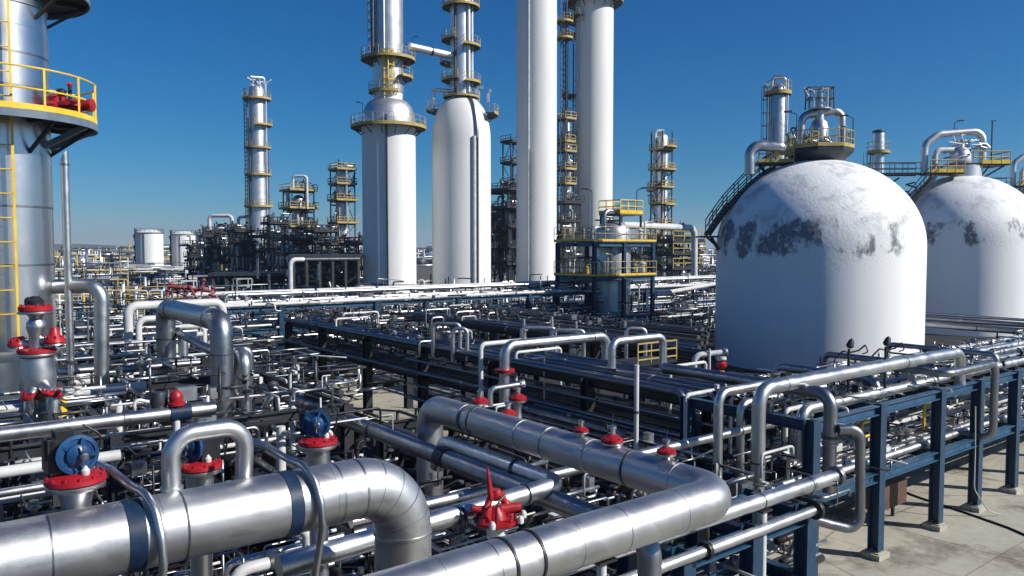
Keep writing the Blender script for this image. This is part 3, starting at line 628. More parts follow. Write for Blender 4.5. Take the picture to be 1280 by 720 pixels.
m=MB(); m.box((b.x,b.y,b.z),(.26,.2,.5),(RX,RY)); m.lathe((b.x,b.y,b.z+.25),[(.1,0),(.1,.08),(.05,.12)],14); m.build('housing','yellow',o)
m=MB(); m.cyl((b.x,b.y,0),(b.x,b.y,b.z-.25),.03,8); m.build('stand','dark_steel',o)
# ---------------------------------------------------------------- larger pipes of the left plant
a,b_=D(50,359,22.4),D(127,357,22.4)
pipe([a,b_,D(127,500,22.4)],.20,'bright','bright pipe leaving the nearest column and turning down',None,24,.42,'pipe',8)
q=D(84,310,22.3); zt=D(84,191,22.3).z; zm=D(84,452,22.3).z
o=pipe([(q.x,q.y,zm),(q.x,q.y,zt-.28)],.105,'bright','slim upright silver vent pipe rising high beside the nearest column',None,18,None,'pipe',flanges=[((q.x,q.y,zm),Z3,1.5,'gunmetal')])
m=MB(); m.tube([(q.x,q.y,1.0),(q.x,q.y,zm-.05)],.075,14); m.build('lower_length','bright',o)
m=MB(); n=18; vs=[]
for k in range(n):
    t=2*math.pi*k/n; cx,cy=math.cos(t),math.sin(t); s_=(cx*RX+cy*RY)
    vs.append((q.x+cx*.105,q.y+cy*.105,zt-.28)); vs.append((q.x+cx*.105,q.y+cy*.105,zt-.08+.16*s_))
    vs.append((q.x+cx*.09,q.y+cy*.09,zt-.08+.16*s_)); vs.append((q.x+cx*.09,q.y+cy*.09,zt-.28))
fs=[]
for k in range(n):
    k2=(k+1)%n
    for j in range(3): fs.append((k*4+j,k2*4+j,k2*4+j+1,k*4+j+1))
m.add(vs,fs,True); m.build('mouth','bright',o)
m=MB(); m.lathe((q.x,q.y,zt-.36),[(.106,0),(.125,.01),(.125,.06),(.106,.07)],18); m.build('collar','dull',o)
# tall inverted U running away from the camera
xu=6.3; ya,yb_=20.2,25.6
o=pipe([(xu,yb_,1.5),(xu,yb_,6.15),(xu,ya,6.15),(xu,ya,1.5)],.285,'dull','thick tarnished inverted U pipe running away behind the big banded pipe',None,32,.42,'looped_pipe',10,bands=[((xu,ya,5.3),Z3,.03,.015),((xu,yb_,5.2),Z3,.05,.02,'gunmetal'),((xu,ya+.75,6.15),Y3,.03,.015,'dull'),((xu,yb_-.9,6.15),Y3,.03,.012)])
pipe([(xu+.75,yb_-2.5,1.5),(xu+.75,ya+.9,5.3),(xu+.75,ya+.5,5.0),(xu+.75,ya+.5,1.5)],.16,'bright','slimmer pipe bending down beside the thick tarnished inverted U',None,20,.3,'pipe')
pipe([(xu+.5,yb_,1.5),(xu+.5,yb_,5.3)],.15,'bright','upright pipe close beside the rear leg of the tarnished inverted U',None,18,None,'pipe')
pipe([(xu+.35,yb_-.1,5.35),(xu+.35,22.0,5.15),(xu+1.3,21.9,5.15),(xu+1.3,21.9,2)],.12,'dull','pipe crossing between the legs of the tarnished inverted U',None,16,.2,'pipe')
xl=xa(160,33,5.6); pipe([(xl,33,2.5),(xl,33,5.75),(xl+3.6,33,5.75),(xl+3.6,33,4)],.17,'white_pipe','pale inverted U pipe behind the tall tarnished one',None,18,.35,'looped_pipe')
xl=xa(173,32,5.3); pipe([(xl,32,2.5),(xl,32,5.3),(xl+3,32,5.3)],.12,'white_pipe','slim pale pipe bent beside the pale inverted U',None,16,.3,'pipe')
ya_=15.0; xe_=xa(268,ya_,4.98)
o=pipe([(-7,ya_,4.98),(xe_,ya_,4.98)],.125,'bright','long silver pipe with a dark blue band crossing before the nearest column',None,20,None,'pipe',bands=[((xa(225,ya_,4.98),ya_,4.98),X3,.36,.02,'band_blue'),((xa(158,ya_,4.98),ya_,4.98),X3,.1,.02,'dull')])
b=D(220,494,14.2); o=thing('small_valve','rounded red valve head above the blue banded long pipe','valve',(b.x,b.y,b.z-.3))
m=MB(); m.lathe((b.x,b.y,b.z-.16),[(.08,-.05),(.15,-.02),(.15,.02),(.115,.04),(.125,.12),(.10,.20),(.05,.25)],18,(0,0,1))
for k in range(8): a=k*.785; m.cyl((b.x+math.cos(a)*.132,b.y+math.sin(a)*.132,b.z-.2),(b.x+math.cos(a)*.132,b.y+math.sin(a)*.132,b.z-.12),.012,6)
m.build('head','red',o)
m=MB(); m.lathe((b.x-.25,b.y+.2,b.z-.14),[(.14,-.1),(.16,.02),(.12,.2)],16); m.build('bonnet','gunmetal',o)
m=MB(); m.cyl((b.x,b.y,b.z-.7),(b.x,b.y,b.z-.15),.06,10); m.build('neck','white_pipe',o)
pipe([(-6,15.3,4.28),(xa(150,15.3,4.28),15.3,4.28)],.10,'white_pipe','pale long pipe running below the blue banded one',None,16,None,'pipe')
pipe([(-6,14.6,4.12),(xa(120,14.6,4.1),14.6,4.12)],.07,'bright','slim long pipe running lowest before the nearest column',None,14,None,'pipe')
pipe([(2.6,22.5,4.3),(xa(182,22.5,4.3),22.5,4.3)],.13,'white_pipe','pale pipe with a dark blue sleeve behind the tall vent pipe',None,16,None,'pipe',bands=[((xa(137,22.5,4.3),22.5,4.3),X3,.75,.02,'band_blue')])
# red manifold in the background of the left plant
b=D(236,362,46); o=thing('valve_manifold','cluster of faded red valves behind the tarnished inverted U pipe','valve',(b.x,b.y,b.z-1))
m=MB(); m.tube([b+W*-1.2+Z3*.2,b+W*1.3-Z3*.1],.10,10); m.build('header','faded_red',o)
for i in range(6):
    q=b+W*(-1.2+i*.5)+Z3*R.uniform(-.4,.1); m=MB(); m.lathe(q,[(.05,-.4),(.06,0),(.17,.02),(.17,.08),(.07,.12),(.05,.45),(.15,.47),(.15,.52),(.03,.6)],12,(R.uniform(-.5,.5),R.uniform(-.5,.5),1)); m.tube([q,q+W*R.uniform(-.5,.5)+Z3*R.uniform(-.3,.5)],.04,6); m.build('valve_head','faded_red',o)
# ---------------------------------------------------------------- pipe racks
def rack(name,label,xs,ys,beams_z,longi,mat='navy',w=.30,foot=True,cat='pipe rack',top=None,col_every=1,xlong=True):
    """columns at xs x ys, cross beams along Y (or X) at beams_z, longitudinal beams along the other axis at the heights in longi"""
    o=thing(name,label,cat,(xs[0],ys[0],0)); top=top or max(beams_z+longi)+.1
    for x in xs:
        for y in ys:
            m=MB(); m.hbar((x,y,.18),(x,y,top),w,w,.03); c=m.build('column',mat,o)
            if foot: m=MB(); m.box((x,y,.07),(w*1.9,w*1.7,.14)); m.box((x,y,.155),(w*1.45,w*1.35,.03)); m.build('footing','concrete',c)
    for z in beams_z:
        if xlong:
            for x in xs: m=MB(); m.hbar((x,ys[0]+w*.5+.005,z),(x,ys[-1]-w*.5-.005,z),w*.7,.26,.025); m.build('cross_beam',mat,o)
        else:
            for y in ys: m=MB(); m.hbar((xs[0]+w*.5+.005,y,z),(xs[-1]-w*.5-.005,y,z),w*.7,.26,.025); m.build('cross_beam',mat,o)
    for z in longi:
        if xlong:
            for y in ys:
                for i in range(len(xs)-1): m=MB(); m.hbar((xs[i]+w*.5+.005,y,z),(xs[i+1]-w*.5-.005,y,z),w*.75,.24,.025); m.build('beam','blue_beam' if mat=='navy' else mat,o)
        else:
            for x in xs:
                for i in range(len(ys)-1): m=MB(); m.hbar((x,ys[i]+w*.5+.005,z),(x,ys[i+1]-w*.5-.005,z),w*.75,.24,.025); m.build('beam','blue_beam' if mat=='navy' else mat,o)
    return o
XR=[16.55,19.65,23.05,25.65,28.5,31.6,35,38.6,42.4,46.4,50.6]
rk=rack('pipe_rack','blue steel pipe rack on concrete footings at the right edge of the yard',XR,[9.95,13.6],[3.86,2.12],[3.86,2.12],w=.29,top=4.0)
# lower blue rack nearer the camera
xn=[xa(853,8.35,1.5),xa(938,8.35,1.5),xa(1005,8.35,1.5)]
rack('pipe_rack','low blue steel rack in front carrying the lower right silver pipes',xn,[8.35,9.6],[2.78,1.5],[2.78,1.5],w=.30,top=3.0)
def run(x0,x1,y,z,r,mat,label,group,axis='x',n=12,ends=False,bands=0,name='pipe'):
    """straight run along one axis with optional drops at the ends"""
    f=(lambda t,zz=z:(t,y,zz)) if axis=='x' else (lambda t,zz=z:(y,t,zz))
    path=[f(x0),f(x1)]
    if ends in (1,3): path=[f(x0,max(.3,z-R.uniform(.6,2)))]+path
    if ends in (2,3): path=path+[f(x1,max(.3,z-R.uniform(.6,2)))]
    d=X3 if axis=='x' else Y3
    return pipe(path,r,mat,label,group,n,r*2.4,name,5,bands=[(f(x0+(x1-x0)*R.uniform(.1,.9)),d,R.uniform(.05,.25),.012,R.choice(['gunmetal','dull','dull','band_blue'])) for _ in range(bands)])
SZ=lambda r:'thin' if r<.06 else ('medium' if r<.11 else 'thick')
# right rack: top, middle and ground tiers
g='pipes along the blue rack'
top=[(10.35,.14,'bright'),(10.8,.06,'white_pipe'),(11.15,.09,'bright'),(11.5,.05,'dull'),(11.8,.11,'bright'),(12.2,.14,'bright'),(12.55,.05,'white_pipe'),(12.85,.08,'dull'),(13.2,.12,'bright'),(13.55,.06,'white_pipe')]
for i,(y,r,mt) in enumerate(top):
    x0=R.choice([16.4,17,18.2,16.8]) if i else 16.75; x1=R.choice([52,47,58,61])
    if i in (2,5,8): x0=20+R.uniform(0,2)
    run(x0,x1,y,4.0+r+.002,r,mt,f'{SZ(r)} pipe on the top tier of the blue rack',g,ends=1 if i%3!=2 else 0,bands=2)
for i in range(11):
    y=10.3+i*.31; r=R.choice([.05,.06,.08,.1,.12]); run(R.uniform(15.5,19),R.uniform(44,60),y,2.27+r,r,R.choice(['bright','white_pipe','bright','dull']),f'{SZ(r)} pipe on the middle tier of the blue rack',g,ends=R.choice([0,1,1]),bands=2)
for i in range(6):
    y=11.9+i*.33; r=R.choice([.05,.07,.09,.12]); run(R.uniform(12,18),R.uniform(40,60),y,.5+R.uniform(0,.35),r,R.choice(['bright','white_pipe','dull']),f'{SZ(r)} pipe near the ground inside the blue rack',g,ends=R.choice([0,0,2]),bands=1)
# small fittings on the rack
for i in range(34):
    x=R.uniform(17.5,46); y=R.choice([10.6,11.3,12.0,12.7,13.4]); tier=R.choice([4.15,2.5]); s=R.uniform(.5,1)
    small_valve(x,y,tier,tier+.55*s,.13*s,'small pale valve standing among the pipes of the blue rack','pale valves of the blue rack',stem=R.random()<.5,body=R.choice(['bright','gunmetal']),red=R.choice(['white_pipe','dull','dull','gunmetal']))
for k,(x,y,z) in enumerate(((24.5,11,2.45),(20.6,10.9,2.4),(27.6,10.8,2.4))):
    o=thing('valve_handrail',['yellow tubular guard on the middle tier of the blue rack','yellow tubular guard between the first two blue columns','small yellow guard deeper along the blue rack'][k],'guard',(x,y,z)); m=MB(); m.tube([(x,y,z),(x,y,z+.8),(x+.7,y,z+.8),(x+.7,y,z)],.045,10,.12); m.build('hoop','yellow',o); m=MB(); m.cyl((x+.05,y,z+.4),(x+.65,y,z+.4),.035,8); m.build('rail','yellow',o)
o=thing('junction_box','brown equipment box under the blue rack','box',(22.4,11,0)); m=MB(); m.box((22.4,11.2,.85),(1.6,.7,.7)); m.build('housing','brown_box',o); m=MB()
for dx in (-.7,.7): m.bar((22.4+dx,11.2,0),(22.4+dx,11.2,.5),.08)
m.build('stand','dark_steel',o)
# hanging cable between two blue columns
q=[(25.0,9.75,3.3),(24.95,9.7,2.0),(24.7,9.6,.9),(25.2,9.4,.2),(25.6,9.2,.05)]
pipe(q,.02,'cable','pale cable hanging down in front of the blue rack',None,6,.3,'cable',cat='cable')
# raised C loop at the far end of the rack, and down pipe by the second bay
x=xa(1243,9.5,3.8); pipe([(x-3.2,11.6,4.55),(x-3.2,9.5,4.55),(x,9.5,4.55),(x,9.5,2.3),(x,11.4,2.3)],.11,'dull','grey pipe elbow bending down at the fourth blue column',None,18,.3,'pipe')
# grey pipes crossing the rack top the other way
for y0,y1,x,z,r in ((10.3,13.8,23.6,4.55,.10),(10.5,13.6,20.6,4.45,.13),(10.4,14,28.2,4.5,.09)):
    run(y0,y1,x,z,r,'dull','grey pipe crossing over the top tier of the blue rack','grey crossing pipes',axis='y',n=16,ends=3)
# dark blue pipes before the second tank
for i in range(6):
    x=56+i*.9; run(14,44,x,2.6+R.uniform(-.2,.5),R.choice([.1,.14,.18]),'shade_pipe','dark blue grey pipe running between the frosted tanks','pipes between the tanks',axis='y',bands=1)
# ---------------------------------------------------------------- middle rack, running away from the camera, in shade
YM=[13.2,18,23,28,33,38,42.5]
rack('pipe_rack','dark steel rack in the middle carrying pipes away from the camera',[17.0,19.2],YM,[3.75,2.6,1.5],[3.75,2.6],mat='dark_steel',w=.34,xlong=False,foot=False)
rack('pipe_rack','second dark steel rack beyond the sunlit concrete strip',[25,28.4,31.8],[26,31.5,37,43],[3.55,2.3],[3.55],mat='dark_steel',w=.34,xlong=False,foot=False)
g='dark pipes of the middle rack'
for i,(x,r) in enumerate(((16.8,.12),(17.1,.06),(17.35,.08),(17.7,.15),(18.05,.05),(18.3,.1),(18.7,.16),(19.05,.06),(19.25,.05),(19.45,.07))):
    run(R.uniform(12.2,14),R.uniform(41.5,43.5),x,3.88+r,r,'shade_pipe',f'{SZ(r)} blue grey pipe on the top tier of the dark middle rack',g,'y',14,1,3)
for x,r in ((16.72,.09),(16.95,.06),(17.3,.12),(17.6,.05),(18.0,.14),(18.5,.08),(19.1,.1)): run(12.5,43,x,2.73+r,r,'shade_pipe' if r<.11 else 'rust_grey',f'{SZ(r)} shade-darkened pipe on the second tier of the dark middle rack',g,'y',12,0,2)
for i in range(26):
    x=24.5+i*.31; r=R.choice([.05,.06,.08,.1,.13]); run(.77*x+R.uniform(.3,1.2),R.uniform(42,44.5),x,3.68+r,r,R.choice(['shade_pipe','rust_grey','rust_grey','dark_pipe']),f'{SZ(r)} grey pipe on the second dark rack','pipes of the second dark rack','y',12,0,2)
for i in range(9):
    x=24.6+i*.85; r=R.choice([.07,.1,.15]); run(.77*x+R.uniform(.3,1.2),R.uniform(40,44),x,2.43+r,r,'dark_pipe',f'{SZ(r)} shade-darkened pipe under the top of the second dark rack','pipes of the second dark rack','y',10,0,1)
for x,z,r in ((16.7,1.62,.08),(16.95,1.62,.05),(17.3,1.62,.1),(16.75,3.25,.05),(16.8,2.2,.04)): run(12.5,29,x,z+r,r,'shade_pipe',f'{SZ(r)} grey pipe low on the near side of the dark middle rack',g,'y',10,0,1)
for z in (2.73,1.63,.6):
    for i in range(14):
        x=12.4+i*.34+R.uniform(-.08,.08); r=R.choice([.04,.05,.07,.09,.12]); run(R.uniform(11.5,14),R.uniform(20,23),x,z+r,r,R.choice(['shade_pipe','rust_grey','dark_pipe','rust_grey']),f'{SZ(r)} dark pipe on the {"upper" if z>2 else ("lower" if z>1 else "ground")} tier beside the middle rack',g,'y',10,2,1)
rack('pipe_rack','low black steel rack beside the middle rack above the sunlit concrete',[11.4,13.9],[13.5,17.5,21],[2.55,1.3],[2.55],mat='dark_steel',w=.26,xlong=False,foot=False)
for i in range(7):
    x=9.6+i*.62; r=R.choice([.07,.1,.14,.17]); run(R.uniform(10.6,12),R.uniform(19,22.5),x,2.75+R.uniform(-1.1,.2),r,R.choice(['dark_pipe','shade_pipe']),f'{SZ(r)} dark pipe between the big silver pipe and the middle rack',g,'y',12,2,2)
for i in range(12):
    x=R.choice([R.uniform(12,18.5),R.uniform(16.8,19)]); y=R.uniform(14,42) if x>15 else R.uniform(13,21); z=R.choice([3.95,3.95,4.2]) if x>15 else 2.9; r=R.uniform(.03,.06); l=R.uniform(.5,2.4)
    run(x,x+l,y,z+R.uniform(0,.5),r,R.choice(['bright','white_pipe']),'short bright pipe crossing over the dark middle rack','short crossing pipes',ends=R.choice([1,2,3]))
# little frames of white pipe beyond the rack
for i in range(12):
    x=R.uniform(20,27); y=R.uniform(36,45); h=R.uniform(.3,.9); l=R.uniform(.7,1.8); r=R.uniform(.035,.06); z=R.choice([2.8,3.6])
    pipe([(x,y,z-1.2),(x,y,z+h),(x+l,y,z+h),(x+l,y,z-1.2)],r,R.choice(['white_pipe','bright']),'small pale inverted U pipe beyond the dark middle rack','small inverted U pipes',10,r*3,'looped_pipe',5)
for i in range(3):
    q=D([690,655,720][i],420+i*2,36+i); o=thing('small_drum',['small silver drum with a nozzle stack under the pale loops','silver drum behind the bright raised pipe loop','silver filter pot right of the silver drum'][i],'drum',(q.x,q.y,q.z-1.4)); m=MB(); m.lathe((q.x,q.y,q.z-1.4),[(.3,0),(.34,.1),(.34,1.2),(.25,1.35),(.12,1.4),(.12,1.7),(.2,1.72),(.2,1.8),(.08,1.82),(.06,2.3)],16); m.build('shell','bright',o)
    m=MB(); m.lathe((q.x,q.y,q.z-.4),[(.35,0),(.38,.01),(.38,.07),(.35,.08)],16); m.build('band','gunmetal',o)
for i,(px0,py) in enumerate(((652,409),(690,412),(783,410),(541,404),(566,410))):
    a=D(px0,py,34-i); b=D(px0+[42,40,24,34,18][i],py+1,34-i); pipe([a-Z3*1.3,a,b,b-Z3*1.3],.08,'bright',['raised pale pipe loop over the small silver drums','second pale loop over the small silver drums','pale pipe loop before the blue framed structure','pale loop at the far end of the middle rack','narrow pale loop beside the far end loop'][i],None,12,.2,'looped_pipe')
# yellow platform behind the smaller bright loop
b=D(805,448,30); o=thing('access_platform','small yellow railed access platform behind the smaller bright pipe loop','platform',(b.x,b.y,0))
m=MB(); m.box((b.x,b.y,b.z-.1),(2.2,1.4,.1)); m.build('deck','dark_steel',o)
m=MB()
for k in (-1,-.33,.33,1): m.bar((b.x+k*1.08,b.y-.68,b.z-.05),(b.x+k*1.08,b.y-.68,b.z+.7),.04)
for h in (.1,.4,.7): m.bar((b.x-1.1,b.y-.68,b.z+h),(b.x+1.1,b.y-.68,b.z+h),.05)
m.build('railing','old_yellow',o)
for k in (-1,1): m=MB(); m.bar((b.x+k*1.0,b.y,0),(b.x+k*1.0,b.y,b.z-.1),.12); m.build('leg','dark_steel',o)
# ---------------------------------------------------------------- far cross rack behind the middle rack
XF=[11.5+6.5*i for i in range(11)]
rack('pipe_rack','long blue steel rack crossing in front of the white towers',XF,[46.2,50.6],[4.35,3.0],[4.35,3.0],w=.34,foot=False)
g='pipes of the far cross rack'
for i,(y,r,mt) in enumerate(((46.0,.12,'white_pipe'),(46.6,.09,'bright'),(47.1,.13,'white_pipe'),(47.7,.15,'white_pipe'),(48.3,.08,'bright'),(48.8,.14,'white_pipe'),(49.5,.16,'white_pipe'),(50.2,.1,'bright'))):
    x0=R.uniform(12,16); x1=R.uniform(66,80); run(x0,x1,y,4.5+r+(.5 if i in(3,6) else 0),r*.85,'bright' if i%2 else mt,f'{SZ(r)} pale pipe along the top of the far cross rack',g,ends=R.choice([0,1]),bands=2)
for i in range(9):
    r=R.choice([.06,.09,.12,.15]); run(R.uniform(6,20),R.uniform(40,80),46.1+i*.52,3.14+r,r,R.choice(['white_pipe','bright','dull']),f'{SZ(r)} pale pipe along the lower tier of the far cross rack',g,ends=R.choice([0,1,2]),bands=1)
for i in range(6):
    r=R.choice([.08,.12]); run(R.uniform(10,18),R.uniform(38,60),43.2+i*.45,2.1+R.uniform(0,.8),r,R.choice(['white_pipe','bright']),f'{SZ(r)} pale pipe in front of the far cross rack',g,ends=R.choice([0,1,2,3]),bands=1)
xs_=xa(363,80,6); zt=D(363,322,100).z; xe_=xa(380,80,6)
pipe([(xs_,80,2),(xs_,80,zt),(xe_,80,zt)],.24,'white_pipe','white pipe bent down at the low black shelters',None,18,.6,'pipe')
pipe([(xe_+.01,80,zt),(xa(449,80,zt),80,zt)],.20,'gunmetal','dark grey pipe carrying on from the white bent pipe at the shelters',None,14,None,'pipe')
# pale pipe with a rise on the right of the blue structure
q=D(820,368,62); pipe([q,D(898,354,72),D(960,345,82)],.17,'white_pipe','white pipe running from the blue structure towards the frosted tank',None,14,None,'pipe')
# ---------------------------------------------------------------- tangle of the left plant: every run its own object
rack('pipe_rack','dark rack frame inside the crowded left plant',[-2,3.2,8.2],[17,23,29,36,43],[4.2,3.1,2.0],[4.2,2.0],w=.24,foot=False,mat='dark_steel',xlong=True)
g='pipes of the crowded left plant'
mats=['white_pipe','bright','bright','white_pipe','dull','silver']
for i in range(120):
    y=16.3+i*.235+R.uniform(-.1,.1); z=R.choice([.8,1.5,2.25,2.25,3.35,3.35,4.45,4.45])+R.uniform(-.1,.2); r=R.choice([.04,.05,.06,.07,.09,.11])
    xm=R.uniform(-3+ y*.06,8.8+ (y-16)*.12); l=R.uniform(1.4,5.5)
    run(xm-l/2,min(xm+l/2,9.2+(y-16)*.12),y,z,r,R.choice(mats),f'{SZ(r)} pipe lying in the crowded left plant',g,ends=R.choice([1,2,3,3]),bands=R.choice([0,1,1]),n=10)
for i in range(46):
    x=R.uniform(-1.5,8.5); y=R.uniform(16.5,42); r=R.choice([.04,.05,.07,.1]); h=R.uniform(2.2,5.3); z=R.uniform(.3,1.2)
    m=MB(); path=[(x,y,z),(x,y,h)]
    if R.random()<.5: path.append((x+R.uniform(.5,1.6),y,h))
    elif R.random()<.4: path.append((x,y-R.uniform(.5,1.2),h))
    pipe(path,r,R.choice(mats),f'{SZ(r)} upright pipe in the crowded left plant','upright pipes of the crowded left plant',10,r*2.5,'pipe',4,bands=[((x,y,z+(h-z)*R.random()*.8),Z3,.05,.03,R.choice(['gunmetal','bright']))])
for i in range(26):
    x=R.uniform(-1.5,8.5); y=R.uniform(16.5,40); run(y,y+R.uniform(1.5,5),x,R.choice([1.6,2.5,3.5,4.6])+R.uniform(0,.3),R.choice([.05,.07,.1]),R.choice(['shade_pipe','dull','dark_pipe']),'dull pipe running lengthwise in the crowded left plant',g,axis='y',n=10,ends=R.choice([0,1,2]))
for i in range(60):
    x=R.uniform(-1.5,9); y=R.uniform(15.6,42); z=R.choice([1.2,2.4,3.5,4.5])+R.uniform(0,.3); s=R.uniform(.6,1.3)
    small_valve(x,y,z,z+.6*s,.13*s,'small valve among the pipes of the crowded left plant','valves of the crowded left plant',stem=R.random()<.5,body=R.choice(['white_pipe','bright','gunmetal']),red=R.choice(['white_pipe','bright','gunmetal','black']))
# lower pipes seen under the big lines in front
g='pipes below the big silver lines'
for i in range(26):
    y=8.6+R.uniform(0,5.2); z=R.uniform(1.0,3.5); r=R.choice([.05,.07,.09,.12]); x0=R.uniform(-1,5.0); run(x0,x0+R.uniform(1.2,4.5),y,z,r,R.choice(['bright','white_pipe','bright','dull']),f'{SZ(r)} pipe in the shade below the big silver lines',g,ends=3,bands=1,n=14)
for i in range(16):
    y=6.9+R.uniform(0,2.2); z=R.uniform(.8,2.5); r=R.choice([.04,.05,.06,.08]); x0=R.uniform(6.0,10); run(x0,x0+R.uniform(1.2,4),y,z,r,R.choice(['bright','white_pipe','bright']),f'{SZ(r)} pipe in the shade below the doubling back pipe',g,ends=3,bands=1,n=14)
for i in range(9):
    x=5.2+i*.42; run(R.uniform(9,11),R.uniform(19,26),x,R.uniform(1.2,3.2),R.choice([.06,.1,.14]),R.choice(['shade_pipe','dark_pipe','dull']),'dark pipe running away under the red lever valve line',g,axis='y',n=14,bands=1,ends=2)
pipe([(xa(330,8.9,3.6),8.9,3.6),(xa(520,8.9,3.6),8.9,3.6)],.10,'bright','silver pipe with a dark blue sleeve under the elbow of the big banded pipe',None,20,None,'pipe',bands=[((xa(418,8.9,3.6),8.9,3.6),X3,.5,.025,'band_blue')])
for i in range(24):
    x=R.uniform(2,12); y=R.uniform(8.8,13); z=R.uniform(1.6,3.1); s=R.uniform(.5,1)
    small_valve(x,y,z-.4,z+.25*s,.11*s,'small valve in the shade below the big silver lines','valves below the big silver lines',stem=False,body=R.choice(['white_pipe','bright','gunmetal']),red=R.choice(['white_pipe','bright','gunmetal']))

# ---------------------------------------------------------------- small-bore tubing, clamps and fittings nobody could count
def tangle(label,n,pick,seed,rmin=.012,rmax=.04,lmax=1.4,mats=('bright','white_pipe','dull','gunmetal','black'),boxes=.22,hang=.5):
    rg=random.Random(seed); parts={k:MB() for k in mats}
    for i in range(n):
        q=Vector(pick(rg)); m=parts[rg.choice(mats)]; t=rg.random(); r=rg.uniform(rmin,rmax)
        if t<boxes*.6: s=rg.uniform(.06,.22); m.box(q,(s*rg.uniform(.6,2),s,s*rg.uniform(.6,1.6)),(1,0))
        elif t<boxes: s=rg.uniform(.05,.14); m.lathe(q,[(s*.5,-s),(s*.6,-s*.3),(s*1.1,-s*.25),(s*1.1,0),(s*.5,.05*s),(s*.4,s*.7),(s*.8,s*.75),(s*.7,s*1.1)],8,rg.choice([(0,0,1),(0,0,1),(1,0,0),(0,1,0)]))
        else:
            path=[q]; 
            for k in range(rg.choice([1,2,2,3])):
                d=rg.choice([X3,X3,X3,-X3,Y3,-Y3,Z3,-Z3,-Z3]); path.append(path[-1]+d*rg.uniform(.15,lmax)*(1 if abs(d.z)<.5 else hang))
            ok=[path[0]]
            for p in path[1:]:
                if (p-ok[-1]).length>.05 and (len(ok)<2 or abs((p-ok[-1]).normalized().dot((ok[-1]-ok[-2]).normalized()))<.9): ok.append(p)
            if len(ok)>1: m.tube(ok,r,6,r*3,3)
    return tag(build_multi('small_bore_tubing',parts),label,'tubing',None,'stuff')
def in_left(rg):
    y=16+27*rg.random()**1.2; return (rg.uniform(-3.5+y*.03,8.8+(y-16)*.17),y,rg.uniform(.3,5.0-.018*(y-16)))
tangle('tangle of small tubing and fittings in the crowded left plant',3000,in_left,41,.012,.045,1.5)
tangle('clutter of steelwork coloured black for shade low in the crowded left plant',1500,lambda rg:(rg.uniform(-3,9.5),rg.uniform(16,44),rg.uniform(.2,3.2)),42,.03,.08,2.0,('black','dark_steel','dark_pipe','black'),.35)  # black colours deepen the shade in the gaps between pipes
tangle('small tubing and fittings among the blue rack pipes',1000,lambda rg:(17+28*rg.random()**1.3,rg.uniform(10.2,13.5),rg.choice([4.2,4.2,4.15,2.5,2.55,2.4])+rg.uniform(-.1,.15)),43,.012,.035,1.3,('bright','white_pipe','dull','gunmetal','black'),.3,.3)
tangle('small tubing and fittings on the dark middle racks',700,lambda rg:(rg.choice([rg.uniform(16.8,19.5),rg.uniform(24.5,30)]),rg.uniform(26,44),rg.choice([4.1,4.15,4.3,2.9])+rg.uniform(-.05,.3)),44,.012,.028,.8,('dull','gunmetal','black','black','dark_pipe'),.3,.4)
tangle('small tubing and fittings under the big silver lines',1100,lambda rg:(rg.uniform(0,15),rg.uniform(8.6,14),rg.uniform(.5,3.4)),45,.012,.04,1.2,('bright','white_pipe','dull','gunmetal','black'),.25)
tangle('steel clutter coloured dark for shade under the big silver lines',500,lambda rg:(rg.uniform(-2,15),rg.uniform(9,16),rg.uniform(.2,2.4)),46,.04,.10,2.2,('black','dark_steel','dark_pipe'),.3)  # dark fill painting the shade beneath the lines
tangle('small tubing along the far cross rack',1200,lambda rg:(rg.uniform(2,62),rg.uniform(45.5,51),rg.choice([3.2,3.4,4.6,4.8,2.2])+rg.uniform(-.2,.4)),47,.02,.06,2.0,('bright','white_pipe','gunmetal','black','navy'),.3,.5)
tangle('pipework on the ground behind the middle racks',1700,lambda rg:(rg.uniform(14,62),rg.uniform(36,45.5) if rg.random()<.4 else rg.uniform(51,62),rg.uniform(.3,2.9)),48,.025,.08,3.0,('bright','white_pipe','dull','gunmetal','black','dark_steel','dark_steel'),.25,.5)

tangle('steelwork and pipes coloured black for shade between the middle racks and the tank',900,lambda rg:(rg.uniform(20,44),rg.uniform(14.5,23),rg.uniform(.1,1.2)),49,.03,.09,2.5,('black','dark_steel','dark_pipe','dark_pipe','gunmetal','dull'),.25)  # near-black colours carry the shade in front of the tank
for i in range(22):
    x=19.8+i*.5; r=R.choice([.06,.08,.11]); run(14.2+R.uniform(0,.6),.77*x+R.uniform(-1,.5),x,R.uniform(.5,1.5),r,R.choice(['shade_pipe','rust_grey','dark_pipe']),f'{SZ(r)} dark pipe between the blue rack and the frosted tank','dark pipes before the frosted tank',axis='y',n=10,ends=3,bands=1)

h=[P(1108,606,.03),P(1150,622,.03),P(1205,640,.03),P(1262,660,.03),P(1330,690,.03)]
pipe(h,.028,'black','thin dark line lying across the sunlit concrete',None,6,.5,'dark_line',cat='dark_line')  # thin dark tube laid as a line on the concrete
